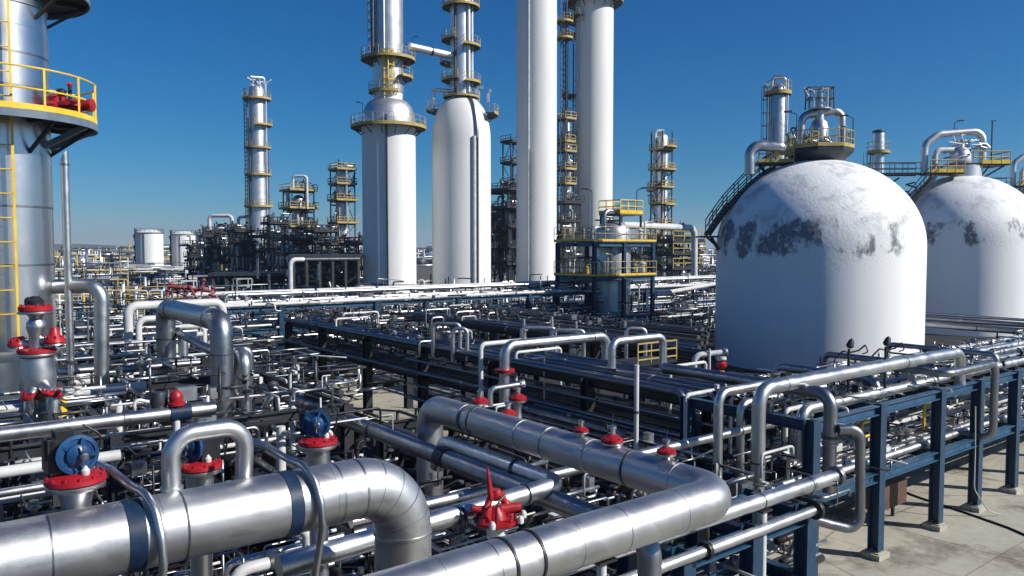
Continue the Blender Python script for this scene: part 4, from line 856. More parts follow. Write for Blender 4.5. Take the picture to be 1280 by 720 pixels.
# ---------------------------------------------------------------- frosted tanks
def ctr(px,dep): 
    q=D(px,310,dep); return Vector((q.x,q.y,0))
def stairs(par,pts,width,across,mat='dark_steel',rail='gunmetal'):
    """flight along pts (3-D points of its centre line); across = horizontal unit vector"""
    a=Vector(across).normalized(); m=MB()
    for i in range(len(pts)-1):
        for k in (-1,1): m.bar(pts[i]+a*k*width/2,pts[i+1]+a*k*width/2,.08,.26)
        n=max(2,int((pts[i+1]-pts[i]).length/.26))
        d=pts[i+1]-pts[i]; h=Vector((d.x,d.y,0)).normalized() if (d.x**2+d.y**2)>.01 else Vector((1,0,0))
        for j in range(n):
            q=pts[i].lerp(pts[i+1],(j+.5)/n); m.box(q,(.26,width,.05),(h.x,h.y))
    s=m.build('stair',mat,par)
    m=MB()
    for k in (-1,1):
        for h in (.55,1.1): m.tube([q+a*k*width/2+Z3*h for q in pts],.045,6)
        for i in range(len(pts)-1):
            n=max(1,round((pts[i+1]-pts[i]).length/1.1))
            for j in range(n+1):
                q=pts[i].lerp(pts[i+1],j/n)+a*k*width/2; m.bar(q,q+Z3*1.1,.05)
    m.build('stair_rail',rail,s)
    return s
def frosted_tank(px,dep,label,rt,zs,zt,seed,amount,plat_r,variant):
    c=ctr(px,dep); S=dep/FOC
    o=thing('storage_tank',label,'tank',(c.x,c.y,0),'frosted domed tanks')
    m=MB(); prof=[(rt,0),(rt,zs*.5),(rt,zs)]
    for i in range(1,24):
        a=rad(90*i/24); prof.append((rt*math.cos(a),zs+(zt-zs)*math.sin(a)))
    m.lathe((c.x,c.y,0),prof,96)
    mn='frost_%d'%seed; frost(mn,zs-1.5,zs+2.6,amount,seed*3.1); m.build('shell',mn,o)
    base=camdir(c.x,c.y); rt_=Vector((RX,RY,0)); fw=Vector((FX,FY,0))
    zp=zt+.35*1
    ax=.0
    # neck
    m=MB(); m.lathe((c.x+ax,c.y,0),[(1.5,zt-.75),(1.45,zt+.15),(1.35,zt+.55),(1.3,zt+.6)],32); m.build('neck','white' if variant else 'bright',o)
    return o,c,base,rt_,fw,S
RTK=6.85
o,c,base,rw,fw,S=frosted_tank(1021,55,'nearest and largest frosted white tank with a stair on its left shoulder',RTK,8.05,14.15,1,1.0,2.4,0)
def Q(px,py,off=0.): return D(px,py,55+off)
# hexagonal hopper platform on top
def hex_platform(par,c3,r,z,flip=0.,k=1.0,rails='old_yellow',deck='dark_steel',n=8):
    m=MB(); 
    ring=lambda rr,zz,sx=1.: [(c3.x+(rw.x*math.cos(t)*sx+fw.x*math.sin(t))*rr, c3.y+(rw.y*math.cos(t)*sx+fw.y*math.sin(t))*rr, zz) for t in [2*math.pi*(i+.5)/n for i in range(n)]]
    a=ring(r,z); b=ring(r,z-.28); d=ring(r*.55,z-1.15)
    vs=a+b+d; fs=[tuple(range(n))]
    for q in (0,n):
        for i in range(n): fs.append((q+i,q+n+i,q+n+(i+1)%n,q+(i+1)%n))
    fs.append(tuple(range(2*n,3*n))[::-1]); m.add(vs,fs); p=m.build('platform',deck,par)
    m=MB(); t=ring(r+.02,z+.01); t2=ring(r+.02,z+.25)
    for i in range(n):
        j=(i+1)%n; m.bar(Vector(t[i])+Z3*.12,Vector(t[j])+Z3*.12,.03,.24)
    m.build('toe_board','old_yellow',p)
    m=MB(); 
    for i in range(n):
        j=(i+1)%n; A=Vector(a[i]); B=Vector(a[j])
        for h in (.6,1.15): m.cyl(A+Z3*h,B+Z3*h,.034,6)
        for q in (0,.33,.67): L=A.lerp(B,q); m.bar(L,L+Z3*1.15,.045)
    m.build('railing',rails,p); return p
def lamp(par,b,h,d,mat='dark_steel'):
    m=MB(); m.tube([b,b+Z3*h,b+Z3*(h+.15)+d*.5],.035,6,.15); m.build('lamp_post',mat,par)
    m=MB(); m.box(b+Z3*(h+.17)+d*.62,(.5,.26,.10),(d.x,d.y)); m.build('lamp',mat,par)
q=Q(1025,187); zp=q.z
hex_platform(o,Vector((c.x,c.y,0)),2.25,zp-.0)
m=MB(); m.lathe((c.x,c.y,0),[(.62,zp),(.68,zp+.05),(.68,zp+.5),(.8,zp+.52),(.8,zp+.66),(.66,zp+.68),(.66,zp+1.5),(.55,zp+1.85),(.35,zp+2.05),(.3,zp+2.7)],28); m.build('top_vessel','bright',o)
for k in range(16):
    a=R.uniform(0,6.28); q=Vector((c.x+math.cos(a)*R.uniform(.7,1.9),c.y+math.sin(a)*R.uniform(.7,1.9),zp)); h=R.uniform(.4,1.8); m=MB(); m.tube([q,q+Z3*h,q+Z3*h+rw*R.uniform(-.8,.8),q+Z3*h*.4+rw*R.uniform(-.8,.8)],R.uniform(.03,.09),8,.12); m.build('small_pipe',R.choice(['bright','gunmetal','dull','old_yellow']),o)
m=MB(); m.lathe((c.x,c.y,zp+2.75),[(.8,0),(.8,.08),(.4,.14)],20); 
m.tube([Vector((c.x,c.y,zp+2.8)),Vector((c.x,c.y,zp+4.0))],.28,12)
for k in range(7):
    t=R.uniform(0,6.28); a=Vector((c.x+math.cos(t)*.7,c.y+math.sin(t)*.7,zp+2.8)); m.tube([a,a+Z3*R.uniform(.8,1.5),a+Z3*R.uniform(1.2,1.6)-rw*.4],.07,6,.1)
m.build('top_valves','silver',o)
m=MB(); A=Vector((c.x,c.y,0))
for k in (-1,1):
    for e in (-1,1): m.bar(A+rw*k*.85+fw*e*.4+Z3*(zp+2.8),A+rw*k*.8+fw*e*.4+Z3*(zp+4.25),.07)
for z in (3.5,4.25): m.tube([A+rw*.85+fw*.4+Z3*(zp+z),A-rw*.85+fw*.4+Z3*(zp+z),A-rw*.85-fw*.4+Z3*(zp+z),A+rw*.85-fw*.4+Z3*(zp+z),A+rw*.85+fw*.4+Z3*(zp+z)],.05,6)
m.build('top_frame','gunmetal',o)
m=MB(); m.tube([A-rw*1.25+Z3*(zp+.0),A-rw*1.25+Z3*(zp+2.35),A+rw*1.55+Z3*(zp+2.75),A+rw*1.6+Z3*(zp+.0)],.27,18,.6,8); m.build('overhead_pipe','bright',o)
lamp(o,A-rw*1.9-fw*.9+Z3*zp,2.3,-rw); lamp(o,A+rw*2.1-fw*.6+Z3*zp,2.1,-rw)
# stair hugging the left shoulder
prof=[Q(884,294),Q(893,281),Q(906,263),Q(920,248),Q(936,232),Q(952,219),Q(966,210)]
stairs(o,[p+Z3*.0 for p in prof],1.0,fw)
m=MB(); m.box(Q(884,296),(1.3,1.6,.12),(rw.x,rw.y)); m.bar(Q(884,297),Q(897,309),.12); m.bar(Q(889,297),Q(898,312),.2); m.build('landing','dark_steel',o)
pl=Q(965,205); m=MB(); m.box(pl,(2.4,1.8,.14),(rw.x,rw.y)); m.bar(pl+rw*.9-Z3*.1,pl+rw*.9-Z3*1.2,.15); m.bar(pl-rw*.9-Z3*.1,pl+rw*.2-Z3*1.3,.15); p=m.build('platform','dark_steel',o)
m=MB()
for k in (-1.2,-.6,0,.6,1.2): m.bar(pl+rw*k-fw*.9,pl+rw*k-fw*.9+Z3*1.15,.06)
for h in (.6,1.15): m.cyl(pl-rw*1.2-fw*.9+Z3*h,pl+rw*1.2-fw*.9+Z3*h,.045,6); m.cyl(pl+rw*1.2-fw*.9+Z3*h,pl+rw*1.2+fw*.9+Z3*h,.045,6)
m.box(pl-fw*.92+Z3*.15,(2.4,.03,.24),(rw.x,rw.y)); m.build('railing','old_yellow',p)
m=MB(); m.box(pl+rw*.1-fw*.9+Z3*.9,(.4,.05,1.0),(rw.x,rw.y)); m.build('gate','yellow',p)
m=MB(); m.tube([Q(937,218,-.9),Q(937,181,-.9),Q(977,184,-.9),Q(977,190,-.6)],.36,18,.75,8); m.build('shoulder_pipe','bright',o)
# second and third tank
def rear_tank(px,dep,label,seed,zs,zt,amount,apx):
    o,c,base,rw_,fw_,S=frosted_tank(px,dep,label,RTK,zs,zt,seed,amount,2.4,1)
    A=Vector((c.x,c.y,0)); zp=zt+.95
    m=MB(); m.lathe(A,[(1.75,zt-.6),(1.75,zp-.08)],24); m.build('skirt','silver_far',o)
    # decks
    p=MB(); p.box(A+rw*1.9+Z3*zp,(3.6,3.2,.2),(rw.x,rw.y)); p.box(A-rw*2.9-fw*1.6+Z3*(zp-.95),(3.2,2.0,.2),(rw.x,rw.y)); p.box(A-rw*.6+Z3*zp,(2.4,3.4,.2),(rw.x,rw.y))
    for k in (.6,1.8,3.2): p.bar(A+rw*k-fw*1.4+Z3*(zp-.15),A+rw*.9-fw*1.0+Z3*(zp-1.6),.14)
    pp=p.build('platform','dark_steel',o)
    m=MB(); m.box(A+rw*2.3-fw*1.64+Z3*(zp+.2),(2.8,.04,.36),(rw.x,rw.y)); m.build('toe_board','yellow',pp); m=MB(); m.box(A-rw*2.9-fw*2.64+Z3*(zp-.75),(3.2,.04,.3),(rw.x,rw.y)); m.build('toe_board','yellow',pp)
    m=MB()
    for cx,y0,z,w in ((1.9,-1.63,zp,3.6),(-2.9,-2.63,zp-.95,3.2)):
        for i in range(5): q=A+rw*(cx-w/2+w*i/4)+fw*y0+Z3*z; m.bar(q,q+Z3*1.2,.08)
        for h in (.65,1.2): m.cyl(A+rw*(cx-w/2)+fw*y0+Z3*(z+h),A+rw*(cx+w/2)+fw*y0+Z3*(z+h),.06,6)
    for h in (.65,1.2): m.cyl(A+rw*3.7-fw*1.6+Z3*(zp+h),A+rw*3.7+fw*1.6+Z3*(zp+h),.06,6)
    m.build('railing','old_yellow',pp)
    m=MB(); m.lathe(A-rw*.2,[(.95,zp+.1),(1.0,zp+.3),(.95,zp+1.0),(.7,zp+1.5),(.35,zp+1.8),(.3,zp+2.3),(.55,zp+2.32),(.55,zp+2.45),(.2,zp+2.55)],24); m.build('top_vessel','silver_far',o)
    m=MB()
    for k in range(26):
        t=A+rw*R.uniform(-2.4,1.4)+fw*R.uniform(-1,1)+Z3*(zp+R.uniform(.3,2.6)); m.tube([t,t+rw*R.uniform(.4,1.2)+Z3*R.uniform(-.2,.5),t+rw*R.uniform(.3,1.1)+Z3*R.uniform(-.8,.9)],R.uniform(.04,.10),6,.1)
    m.build('top_valves','silver_far',o)
    m=MB(); m.tube([A-rw*3.9-fw*.3+Z3*(zp-1),A-rw*3.9-fw*.3+Z3*(zp+2.0),A-rw*2.6-fw*.3+Z3*(zp+3.0),A+rw*1.75-fw*.3+Z3*(zp+3.35),A+rw*1.75-fw*.3+Z3*zp],.34,16,1.0,8); m.build('overhead_pipe','silver_far',o)
    m=MB(); m.tube([A-rw*3.2-fw*.9+Z3*(zp-.9),A-rw*3.2-fw*.9+Z3*(zp+1.4),A-rw*1.4-fw*.7+Z3*(zp+1.45)],.26,14,.7,8); m.build('inner_pipe','white_pipe',o)
    lamp(o,A-rw*.9+Z3*(zp+3.2),1.0,rw); 
    m=MB(); m.bar(A+rw*2.8+Z3*zp,A+rw*2.8+Z3*(zp+4.3),.1); m.bar(A+rw*2.6+Z3*(zp+4.3),A+rw*3.2+Z3*(zp+4.35),.07); m.build('mast','dark_steel',o)
    # walkway and stair coming from the left
    st=[A-rw*9.5-fw*.2+Z3*(zp-.9),A-rw*4.6-fw*.6+Z3*(zp-.9)]
    stairs(o,st,1.0,fw)
    stairs(o,[A-rw*6.9-fw*2.6+Z3*(zt-3.6),A-rw*5.6-fw*2.6+Z3*(zt-2.0),A-rw*4.0-fw*2.4+Z3*(zp-1.2)],.9,fw)
    m=MB()
    for k in range(10):
        t=A-rw*R.uniform(4.5,9)-fw*R.uniform(-1,.5)+Z3*(zt-R.uniform(.6,2.6)); m.bar(t,t+rw*R.uniform(.6,1.6)-Z3*R.uniform(-.6,.9),.14)
    m.build('walkway_brace','dark_steel',o)
    return o
rear_tank(1200,77,'second frosted white tank, partly behind the nearest one',2,8.9,15.1,.62,0)
rear_tank(1300,99,'third frosted white tank at the right edge of the photo, farthest of the three',3,9.6,15.6,.5,0)
# ---------------------------------------------------------------- tower generator
def tower(name,label,px,dep,prof,plats=(),ladders=(),lines=(),mat='white',group=None,seg=48,k=1.0,rail='old_yellow',cat='tower',extra=None):
    """prof in (radius px, image row); plats: (row, r_in px, r_out px, a0, a1[, k]); lines: (angle, standoff px, row0, row1, radius px, mat)"""
    c=ctr(px,dep); S=dep/FOC; Z=lambda py: CAMH+(310-py)*S
    o=thing(name,label,cat,(c.x,c.y,0),group)
    m=MB(); m.lathe((c.x,c.y,0),[(prof[0][0]*S,0)]+[(r*S,Z(py)) for r,py in prof],seg); m.build('shell',mat,o)
    for p in plats: ring_platform(o,(c.x,c.y),Z(p[0]),p[1]*S,p[2]*S,p[3],p[4],rail=rail,k=p[5] if len(p)>5 else k,toe='old_yellow',deck='grating' if rail!='yellow' else 'dark_steel',rim='old_yellow' if rail=='old_yellow' else 'slate')
    base=camdir(c.x,c.y)
    for a,so,y0,y1,r,mt in lines:
        d=apt((0,0),base,rad(a),1,0); q=Vector((c.x,c.y,0))+d*so*S
        m=MB(); m.tube([q+Z3*Z(y0),q+Z3*Z(y1)],r*S,10)
        n=max(2,int((Z(y1)-Z(y0))/4))
        for i in range(n): zz_=Z(y0)+(Z(y1)-Z(y0))*(i+.5)/n; m.bar(q+Z3*zz_,q-d*so*S*.12+Z3*zz_,r*S*.8)
        m.build('riser_pipe',mt,o)
    for a,so,y0,y1,w in ladders:
        d=apt((0,0),base,rad(a),1,0); q=Vector((c.x,c.y,0))+d*so*S
        ladder(o,q+Z3*Z(y0),q+Z3*Z(y1),d,w*S,'gunmetal',w*S*.16,.9*k,True,'gunmetal')
    return o,c,S,Z,base
def dome(r,y0,y1,n=8,r_end=0): return [(r_end+(r-r_end)*math.cos(rad(90*i/n)),y0+(y1-y0)*math.sin(rad(90*i/n))) for i in range(n+1)]
def knick(o,c,S,Z,pts,r,mat,name='overhead_pipe',bend=4):
    """pipe on a tower: pts (right px, forward px, row)"""
    rt_=Vector((RX,RY,0)); fw_=Vector((FX,FY,0)); C=Vector((c.x,c.y,0)); m=MB()
    m.tube([C+rt_*a*S+fw_*b*S+Z3*Z(y) for a,b,y in pts],r*S,12,bend*S,6); return m.build(name,mat,o)
# first white tower
o,c,S,Z,b=tower('column_tower','white tower with a ring platform and a narrower silver column on top',487,110,[(33,162)]+dome(33,158,128,8,17)[1:]+[(17.5,120),(18,60),(18,-40)],
  [(161,33,46,-180,180,1.2),(78,18,33,-180,180,1.1),(100,18,30,35,130,1.0),(118,18,24,-110,30,1.1)],[(-62,20,85,-30,9)],[(-4,34.5,360,150,1.1,'gunmetal'),(-15,19,128,-20,1.3,'silver_far')],'white')
m=MB(); m.lathe((c.x,c.y,0),[(18.6*S,Z(119)),(18.7*S,Z(-40))],40); m.lathe((c.x,c.y,0),[(33.2*S,Z(160)),*[(r*S*1.012,Z(y)) for r,y in dome(33,158,128,8,17)]],40); m.build('cladding','silver_far',o)
ladder(o,Vector((c.x,c.y,0))+apt((0,0),b,rad(0),22*S,Z(125)),Vector((c.x,c.y,0))+apt((0,0),b,rad(0),22*S,Z(72)),apt((0,0),b,0,1,0),1.0,'yellow',.18,1.0,True,'yellow')
lamp(o,Vector((c.x,c.y,0))-Vector((RX,RY,0))*32*S+Z3*Z(158),3.0,-Vector((RX,RY,0))); lamp(o,Vector((c.x,c.y,0))+Vector((RX,RY,0))*29*S+Z3*Z(78),3.0,Vector((RX,RY,0)))
knick(o,c,S,Z,[(38,-12,360),(38,-12,350),(44,-12,350),(44,-12,362)],1.6,'white_pipe','foot_pipe',3)
# second white tower
o,c,S,Z,b=tower('column_tower','white tower with rounded shoulders under a slim platformed silver column',577,115,[(36.5,182)]+dome(36.5,178,126,12,13)[1:]+[(13,100),(12.5,-40)],
  [(14,13,23,-180,180,1.0),(54,13,24,-180,-20,1.0),(62,13,24,10,150,1.0),(82,13,26,-150,-60,.9),(103,13,24,-180,-10,1.0),(106,13,24,15,160,1.0),(124,13,22,-180,180,.8),(145,33,46,60,140,1.1),(140,26,43,-130,-75,1.0)],[],[(24,38,356,176,2.2,'white_pipe'),(32,37.6,356,176,1.0,'gunmetal'),(40,14.5,120,10,2.2,'silver_far'),(-30,14.5,122,0,1.6,'gunmetal'),(75,14.5,112,-20,1.2,'silver_far')],'white')
m=MB(); m.lathe((c.x,c.y,0),[(13.5*S,Z(124)),(13.2*S,Z(-40))],32); m.build('cladding','silver_far',o)
rt_=apt((0,0),b,rad(30),1,0); m=MB(); C=Vector((c.x,c.y,0)); m.tube([C+rt_*(r+1.5)*S+Z3*Z(y) for r,y in dome(36.5,178,126,12,13)],2.0*S,10); m.build('dome_pipe','dull',o)
knick(o,c,S,Z,[(-34,-8,142),(-34,-8,116),(-10,-8,118)],2.2,'silver_far','shoulder_pipe',5)
m=MB()
for k in range(9): a=C+Vector((RX,RY,0))*R.uniform(-14,40)*S-Vector((FX,FY,0))*R.uniform(-5,14)*S+Z3*Z(R.uniform(120,138)); m.tube([a,a+Z3*R.uniform(.6,2),a+Z3*R.uniform(.6,2)+Vector((RX,RY,0))*R.uniform(-1.5,1.5)],R.uniform(.12,.25),6,.2)
m.build('shoulder_piping','silver_far',o)
knick(o,c,S,Z,[(-20,-26,356),(-20,-26,347),(-14,-28,347)],1.4,'white_pipe','foot_pipe',3)
A=D(512,58,110); B=D(566,70,114); pipe([A,B],.55,'silver_far','silver bridge pipe joining the two platformed silver columns',None,18,None,'pipe',bands=[(A.lerp(B,.5),B-A,.3,.06)])
# third and fourth: plain tall white columns
o,c,S,Z,b=tower('column_tower','plain tall white column, left of the two bare tall ones',670.5,125,[(25,200),(24.6,-60)],[],[],[(-22,26,352,-40,1.1,'white_pipe')],'white')
ladder(o,Vector((c.x,c.y,0))+apt((0,0),b,rad(-12),26*S,Z(352)),Vector((c.x,c.y,0))+apt((0,0),b,rad(-12),26*S,Z(190)),apt((0,0),b,rad(-12),1,0),.7,'white_pipe',.1,1.2)
o,c,S,Z,b=tower('column_tower','plain tall white column with a dark ring platform near its top and side landings',741.5,140,[(23.5,200),(23.4,-40)],
  [(9,23.4,35,-180,180,1.2),(29,23.4,36,-135,-30,1.1),(46,23.4,42,-130,-75,1.0),(121,23.4,40,-125,-70,1.0),(170,23.4,36,-130,-55,1.1)],[(-82,33,330,10,7)],[(-52,24.5,330,10,1.0,'white_pipe'),(-70,27,300,60,.8,'gunmetal')],'white')
# the two near-top landings seen behind the third column
# ---------------------------------------------------------------- slim columns in steel frames
def frame_tower(label,px,dep,w,y_top,plat_rows,rcol,seed,vessel_top=None,loop=None,group=None,braced=True,mat='dark_steel',wd=None,pipes=12,rail='old_yellow',y_bot=None,name='framed_column',fill=True,yfill=None,vmat='silver_far',toe='old_yellow'):
    """square steel frame of half width w px with decks on plat_rows round a silver vessel"""
    rg=random.Random(seed); c=ctr(px,dep); S=dep/FOC; Z=lambda py: CAMH+(310-py)*S
    o=thing(name,label,'process unit',(c.x,c.y,0),group); C=Vector((c.x,c.y,0)); wd=wd or w
    ax,ay=X3,Y3; hw,hd=w*S,wd*S; cs=[C+ax*i*hw+ay*j*hd for i,j in ((-1,-1),(1,-1),(1,1),(-1,1))]; zt=Z(y_top); k=max(.16,1.3*S)
    for q in cs: m=MB(); m.bar(q,q+Z3*(zt-0),k,k,(0,1,0)); m.build('column',mat,o)
    zs=[0]+sorted(Z(y) for y in plat_rows)
    for z in zs[1:]:
        for i in range(4): m=MB(); m.bar(cs[i]+Z3*(z-k*.6),cs[(i+1)%4]+Z3*(z-k*.6),k*.8,k); m.build('beam',mat,o)
    if braced:
        m=MB()
        for i in range(len(zs)-1):
            for e in range(4): 
                if (i+e)%2: m.bar(cs[e]+Z3*zs[i],cs[(e+1)%4]+Z3*(zs[i+1]-k),k*.5)
        m.build('brace',mat,o)
    for z in zs[1:]:
        e=1.18+rg.uniform(0,.15); m=MB(); m.box(C+Z3*(z+.06),(hw*2*e,hd*2*e,.14)); p=m.build('platform','grating',o)
        m=MB(); r_=MB(); h=1.15
        qs=[C+ax*i*hw*e+ay*j*hd*e+Z3*(z+.13) for i,j in ((-1,-1),(1,-1),(1,1),(-1,1))]
        for i in range(4):
            A,B=qs[i],qs[(i+1)%4]; m.bar(A+Z3*.12,B+Z3*.12,.08,.34)
            for hh in (.6,1.15): r_.bar(A+Z3*hh,B+Z3*hh,.09)
            n=max(2,int((B-A).length/1.4))
            for j in range(n): r_.bar(A.lerp(B,j/n),A.lerp(B,j/n)+Z3*h,.09)
        m.build('toe_board',toe,p); r_.build('railing',rail,p)
    if rcol:
        vt=Z(vessel_top if vessel_top is not None else y_top+4); rc=rcol*S
        m=MB(); m.lathe(C,[(rc,0),(rc,vt-rc*.9)]+[(rc*math.cos(rad(a)),vt-rc*.9+rc*.9*math.sin(rad(a))) for a in (20,40,60,80,90)],24); m.build('vessel',vmat,o)
    for i in range(pipes):
        z0=rg.uniform(0,zt*.5); z1=rg.uniform(zt*.5,zt*.98); a=C+ax*rg.uniform(-.95,.95)*hw+ay*rg.uniform(-1.0,.9)*hd
        path=[a+Z3*z0,a+Z3*z1]
        if rg.random()<.8: path.append(a+Z3*z1+ax*rg.uniform(-1.2,1.2)*hw)
        if rg.random()<.5: path.insert(0,a+Z3*z0-ax*rg.uniform(-1.5,1.5)*hw)
        m=MB(); m.tube(path,rg.choice([.08,.12,.18])*max(1,S/.11),8,.5,4); m.build('process_pipe',rg.choice(['silver_far','dull','white_pipe','dark_pipe']),o)
    if fill:
        m=MB()
        zf=[z for z in zs[1:] if yfill is None or z<=Z(yfill)]
        for z in zf:
            for i in range(14):
                a=C+ax*rg.uniform(-1,1)*hw+ay*rg.uniform(-1,.6)*hd+Z3*(z+rg.uniform(.2,.6)); s_=rg.uniform(.2,.7)
                if rg.random()<.5: m.box(a,(s_,s_,s_*rg.uniform(.6,1.8)))
                else: m.tube([a,a+Z3*rg.uniform(.5,2),a+Z3*rg.uniform(.5,2)+ax*rg.uniform(-1,1)*hw*.5],rg.uniform(.07,.16),6,.2)
        q=m.build('equipment','gunmetal',o); q['kind']='stuff'
    if loop:
        m=MB(); m.tube([C+Vector((RX,RY,0))*a*S-Vector((FX,FY,0))*hd*.3+Z3*Z(y) for a,y in loop],2.3*S,12,5*S,6); m.build('overhead_pipe','white_pipe',o)
    return o,C,S,Z
# slender silver column far left
o,c,S,Z,b=tower('column_tower','slender silver column with four yellow platforms left of the white towers',324,200,[(11.5,230),(10,205),(10,122),(8,112),(4,108)],
  [(126,10,17,-180,180,1.4),(158,10,18,-10,140,1.3),(186,10,16,-180,180,1.2),(219,10,16,-180,180,1.3),(258,10.5,17,-180,180,1.4)],[(-70,12.5,300,115,5)],[(55,13,270,108,.9,'silver_far'),(-50,12,290,150,.9,'gunmetal'),(80,12.5,270,190,.8,'gunmetal')],'silver_far',k=1.3)
m=MB(); C=Vector((c.x,c.y,0))
for i in range(10): a=C+Vector((R.uniform(-1.8,1.8),R.uniform(-1.8,1.8),Z(124))); m.tube([a,a+Z3*R.uniform(2,5),a+Z3*R.uniform(3,5)+X3*R.uniform(-2,2)],.18,6,.4)
m.tube([C+X3*2+Z3*Z(124),C+X3*2+Z3*Z(99),C-X3*1.5+Z3*Z(100)],.3,8,.6); m.build('top_piping','silver_far',o)
knick(o,c,S,Z,[(-24,-4,312),(-24,-4,272),(-8,-4,271)],1.9,'white_pipe','side_pipe',4); knick(o,c,S,Z,[(12,-2,276),(26,-2,276),(27,-2,284)],1.9,'white_pipe','side_pipe',4)
frame_tower('framed drum unit with a white pipe hoop on top, right of the slender column',374,150,14,240,[240,262,285,305],7,11,None,[(-12,262),(-12,238)],pipes=14)
o,C,S,Z=frame_tower('framed silver column with stacked yellow decks left of the first white tower',429,150,11,206,[214,232,252,280,305],8,12,209,pipes=16,rail='old_yellow')
m=MB(); C2=ctr(374,150); m.tube([C2+Vector((RX,RY,0))*a*S-Vector((FX,FY,0))*2+Z3*Z(y) for a,y in ((-3,240),(-3,222),(14,222),(14,262))],1.7*S,12,4*S,6); m.build('hoop_pipe','white_pipe',o)
frame_tower('dark pipe bridge frame with a white hoop at the far left of the units',278,160,13,280,[292,310,328],0,13,None,[(-14,310),(-14,270),(14,270),(14,300)],pipes=22,rail='gunmetal',toe='dark_steel')
frame_tower('low dark unit under the slender silver column',318,165,14,290,[296,315,330],6,14,300,pipes=26,rail='gunmetal',toe='dark_steel')
frame_tower('dense dark unit beneath the framed drum',366,140,18,292,[300,318,334],9,15,300,pipes=26,rail='gunmetal',toe='dark_steel')
frame_tower('dense dark unit beneath the stacked yellow decks',425,135,17,306,[306,322,338],0,16,None,pipes=24,rail='gunmetal',toe='dark_steel')
frame_tower('small dark unit among pipes near the far white tanks',250,170,12,305,[308,322,336],4,17,None,pipes=24,rail='gunmetal',toe='dark_steel')
def slab_block(label,px0,px1,dep,y0,mat='dark_steel'):
    a=D(px0,310,dep); b_=D(px1,310,dep+2); S=dep/FOC; h=CAMH+(310-y0)*S; o=thing('pipe_shelter',label,'shelter',((a.x+b_.x)/2,(a.y+b_.y)/2,0)); d=Vector((b_.x-a.x,b_.y-a.y,0)); L=d.length; d.normalize(); p=Vector((-d.y,d.x,0)); mid=Vector(((a.x+b_.x)/2,(a.y+b_.y)/2,0))
    m=MB(); m.box(mid+p*3+Z3*(h-.2),(L,9,.4),(d.x,d.y)); m.build('roof','gunmetal',o)
    m=MB(); m.box(mid+p*6.5+Z3*(h/2-.2),(L*.98,.3,h-.5),(d.x,d.y)); m.build('rear_wall',mat,o)
    for i in range(6): q=mid+d*(-L/2+.5+(L-1)*i/5)-p*1.0; m=MB(); m.bar(q,q+Z3*(h-.42),.35); m.build('column',mat,o)
    m=MB()
    for i in range(40): q=mid+d*R.uniform(-L/2,L/2)+p*R.uniform(0,5)+Z3*R.uniform(.5,h*.8); m.tube([q,q+d*R.uniform(-2,2),q+d*R.uniform(-2,2)+Z3*R.uniform(-1.5,1.5)],R.uniform(.08,.25),6,.2)
    q=m.build('piping','dull',o); q['kind']='stuff'
slab_block('low black open shelter full of pipes left of the first white tower',362,452,104,318)
slab_block('low black open shelter behind the red valves',262,352,112,341)
frame_tower('dark scaffold unit right of the small white tanks',262,150,9,286,[296,310,326],0,51,None,pipes=26,rail='gunmetal',toe='dark_steel')
frame_tower('dark scaffold unit between the far hoop frame and the slender column',300,148,11,280,[290,304,320],4,52,286,pipes=30,rail='gunmetal',toe='dark_steel')
frame_tower('dark scaffold unit right of the slender column',345,146,11,272,[280,296,312],0,53,None,pipes=30,rail='gunmetal',toe='dark_steel')
frame_tower('dark scaffold unit between the two yellow decked frames',402,144,13,280,[290,304,320],0,54,None,pipes=32,rail='gunmetal',toe='dark_steel')
frame_tower('dark scaffold unit touching the first white tower',446,142,7,298,[306,322],0,55,None,pipes=18,rail='gunmetal',toe='dark_steel')
frame_tower('tall dark scaffold unit low behind the gap of the white towers',612,138,9,262,[272,290,310],0,56,None,pipes=24,rail='gunmetal',toe='dark_steel')
frame_tower('dark scaffold unit right of the last tall column',800,132,13,300,[308,322],0,57,None,pipes=26,rail='gunmetal',toe='dark_steel')
for i,(px,y0,y1) in enumerate(((322,323,348),(336,342,352),(398,330,350))):
    q=D(px,y1,95); pipe([q,D(px,y0,95)],.16,'dull','thin grey stand pipe before the black shelters','stand pipes',8,None,'pipe')
# dark units between and behind the white towers
frame_tower('narrow dark steel frame between the second white tower and the bare column',640,150,8,176,[180,206,232],0,21,None,pipes=8,fill=False,y_bot=0,rail='gunmetal',toe='dark_steel')
frame_tower('dark steel process unit low behind the bare tall columns',640,140,22,236,[240,262,285,310,330],8,22,262,pipes=40,rail='gunmetal',toe='dark_steel')
o,C,S,Z=frame_tower('framed silver column squeezed between the two bare tall columns',707,135,7,146,[152,180,192,214,232],5,23,150,pipes=12,rail='old_yellow')
frame_tower('dark steel unit squeezed low between the two bare tall columns',708,128,12,250,[255,278,300,322],0,24,None,pipes=30,rail='gunmetal',toe='dark_steel')
c_=ctr(704,132); S=132/FOC; o=thing('access_tower','ladder mast with small yellow landings behind the left bare column','ladder mast',c_)
m=MB(); ZZ=lambda y: CAMH+(310-y)*S
for e in (-1,1): m.bar(c_+Vector((RX,RY,0))*e*.5,c_+Vector((RX,RY,0))*e*.5+Z3*ZZ(-20),.10)
for i in range(60): m.bar(c_-Vector((RX,RY,0))*.5+Z3*i*.9,c_+Vector((RX,RY,0))*.5+Z3*i*.9,.08)
m.build('mast','gunmetal',o)
for y in (32,52): ring_platform(o,(c_.x,c_.y),ZZ(y),.3,1.5,-180,180,rail='old_yellow',k=1.0,toe='old_yellow',rim='old_yellow',deck='grating')
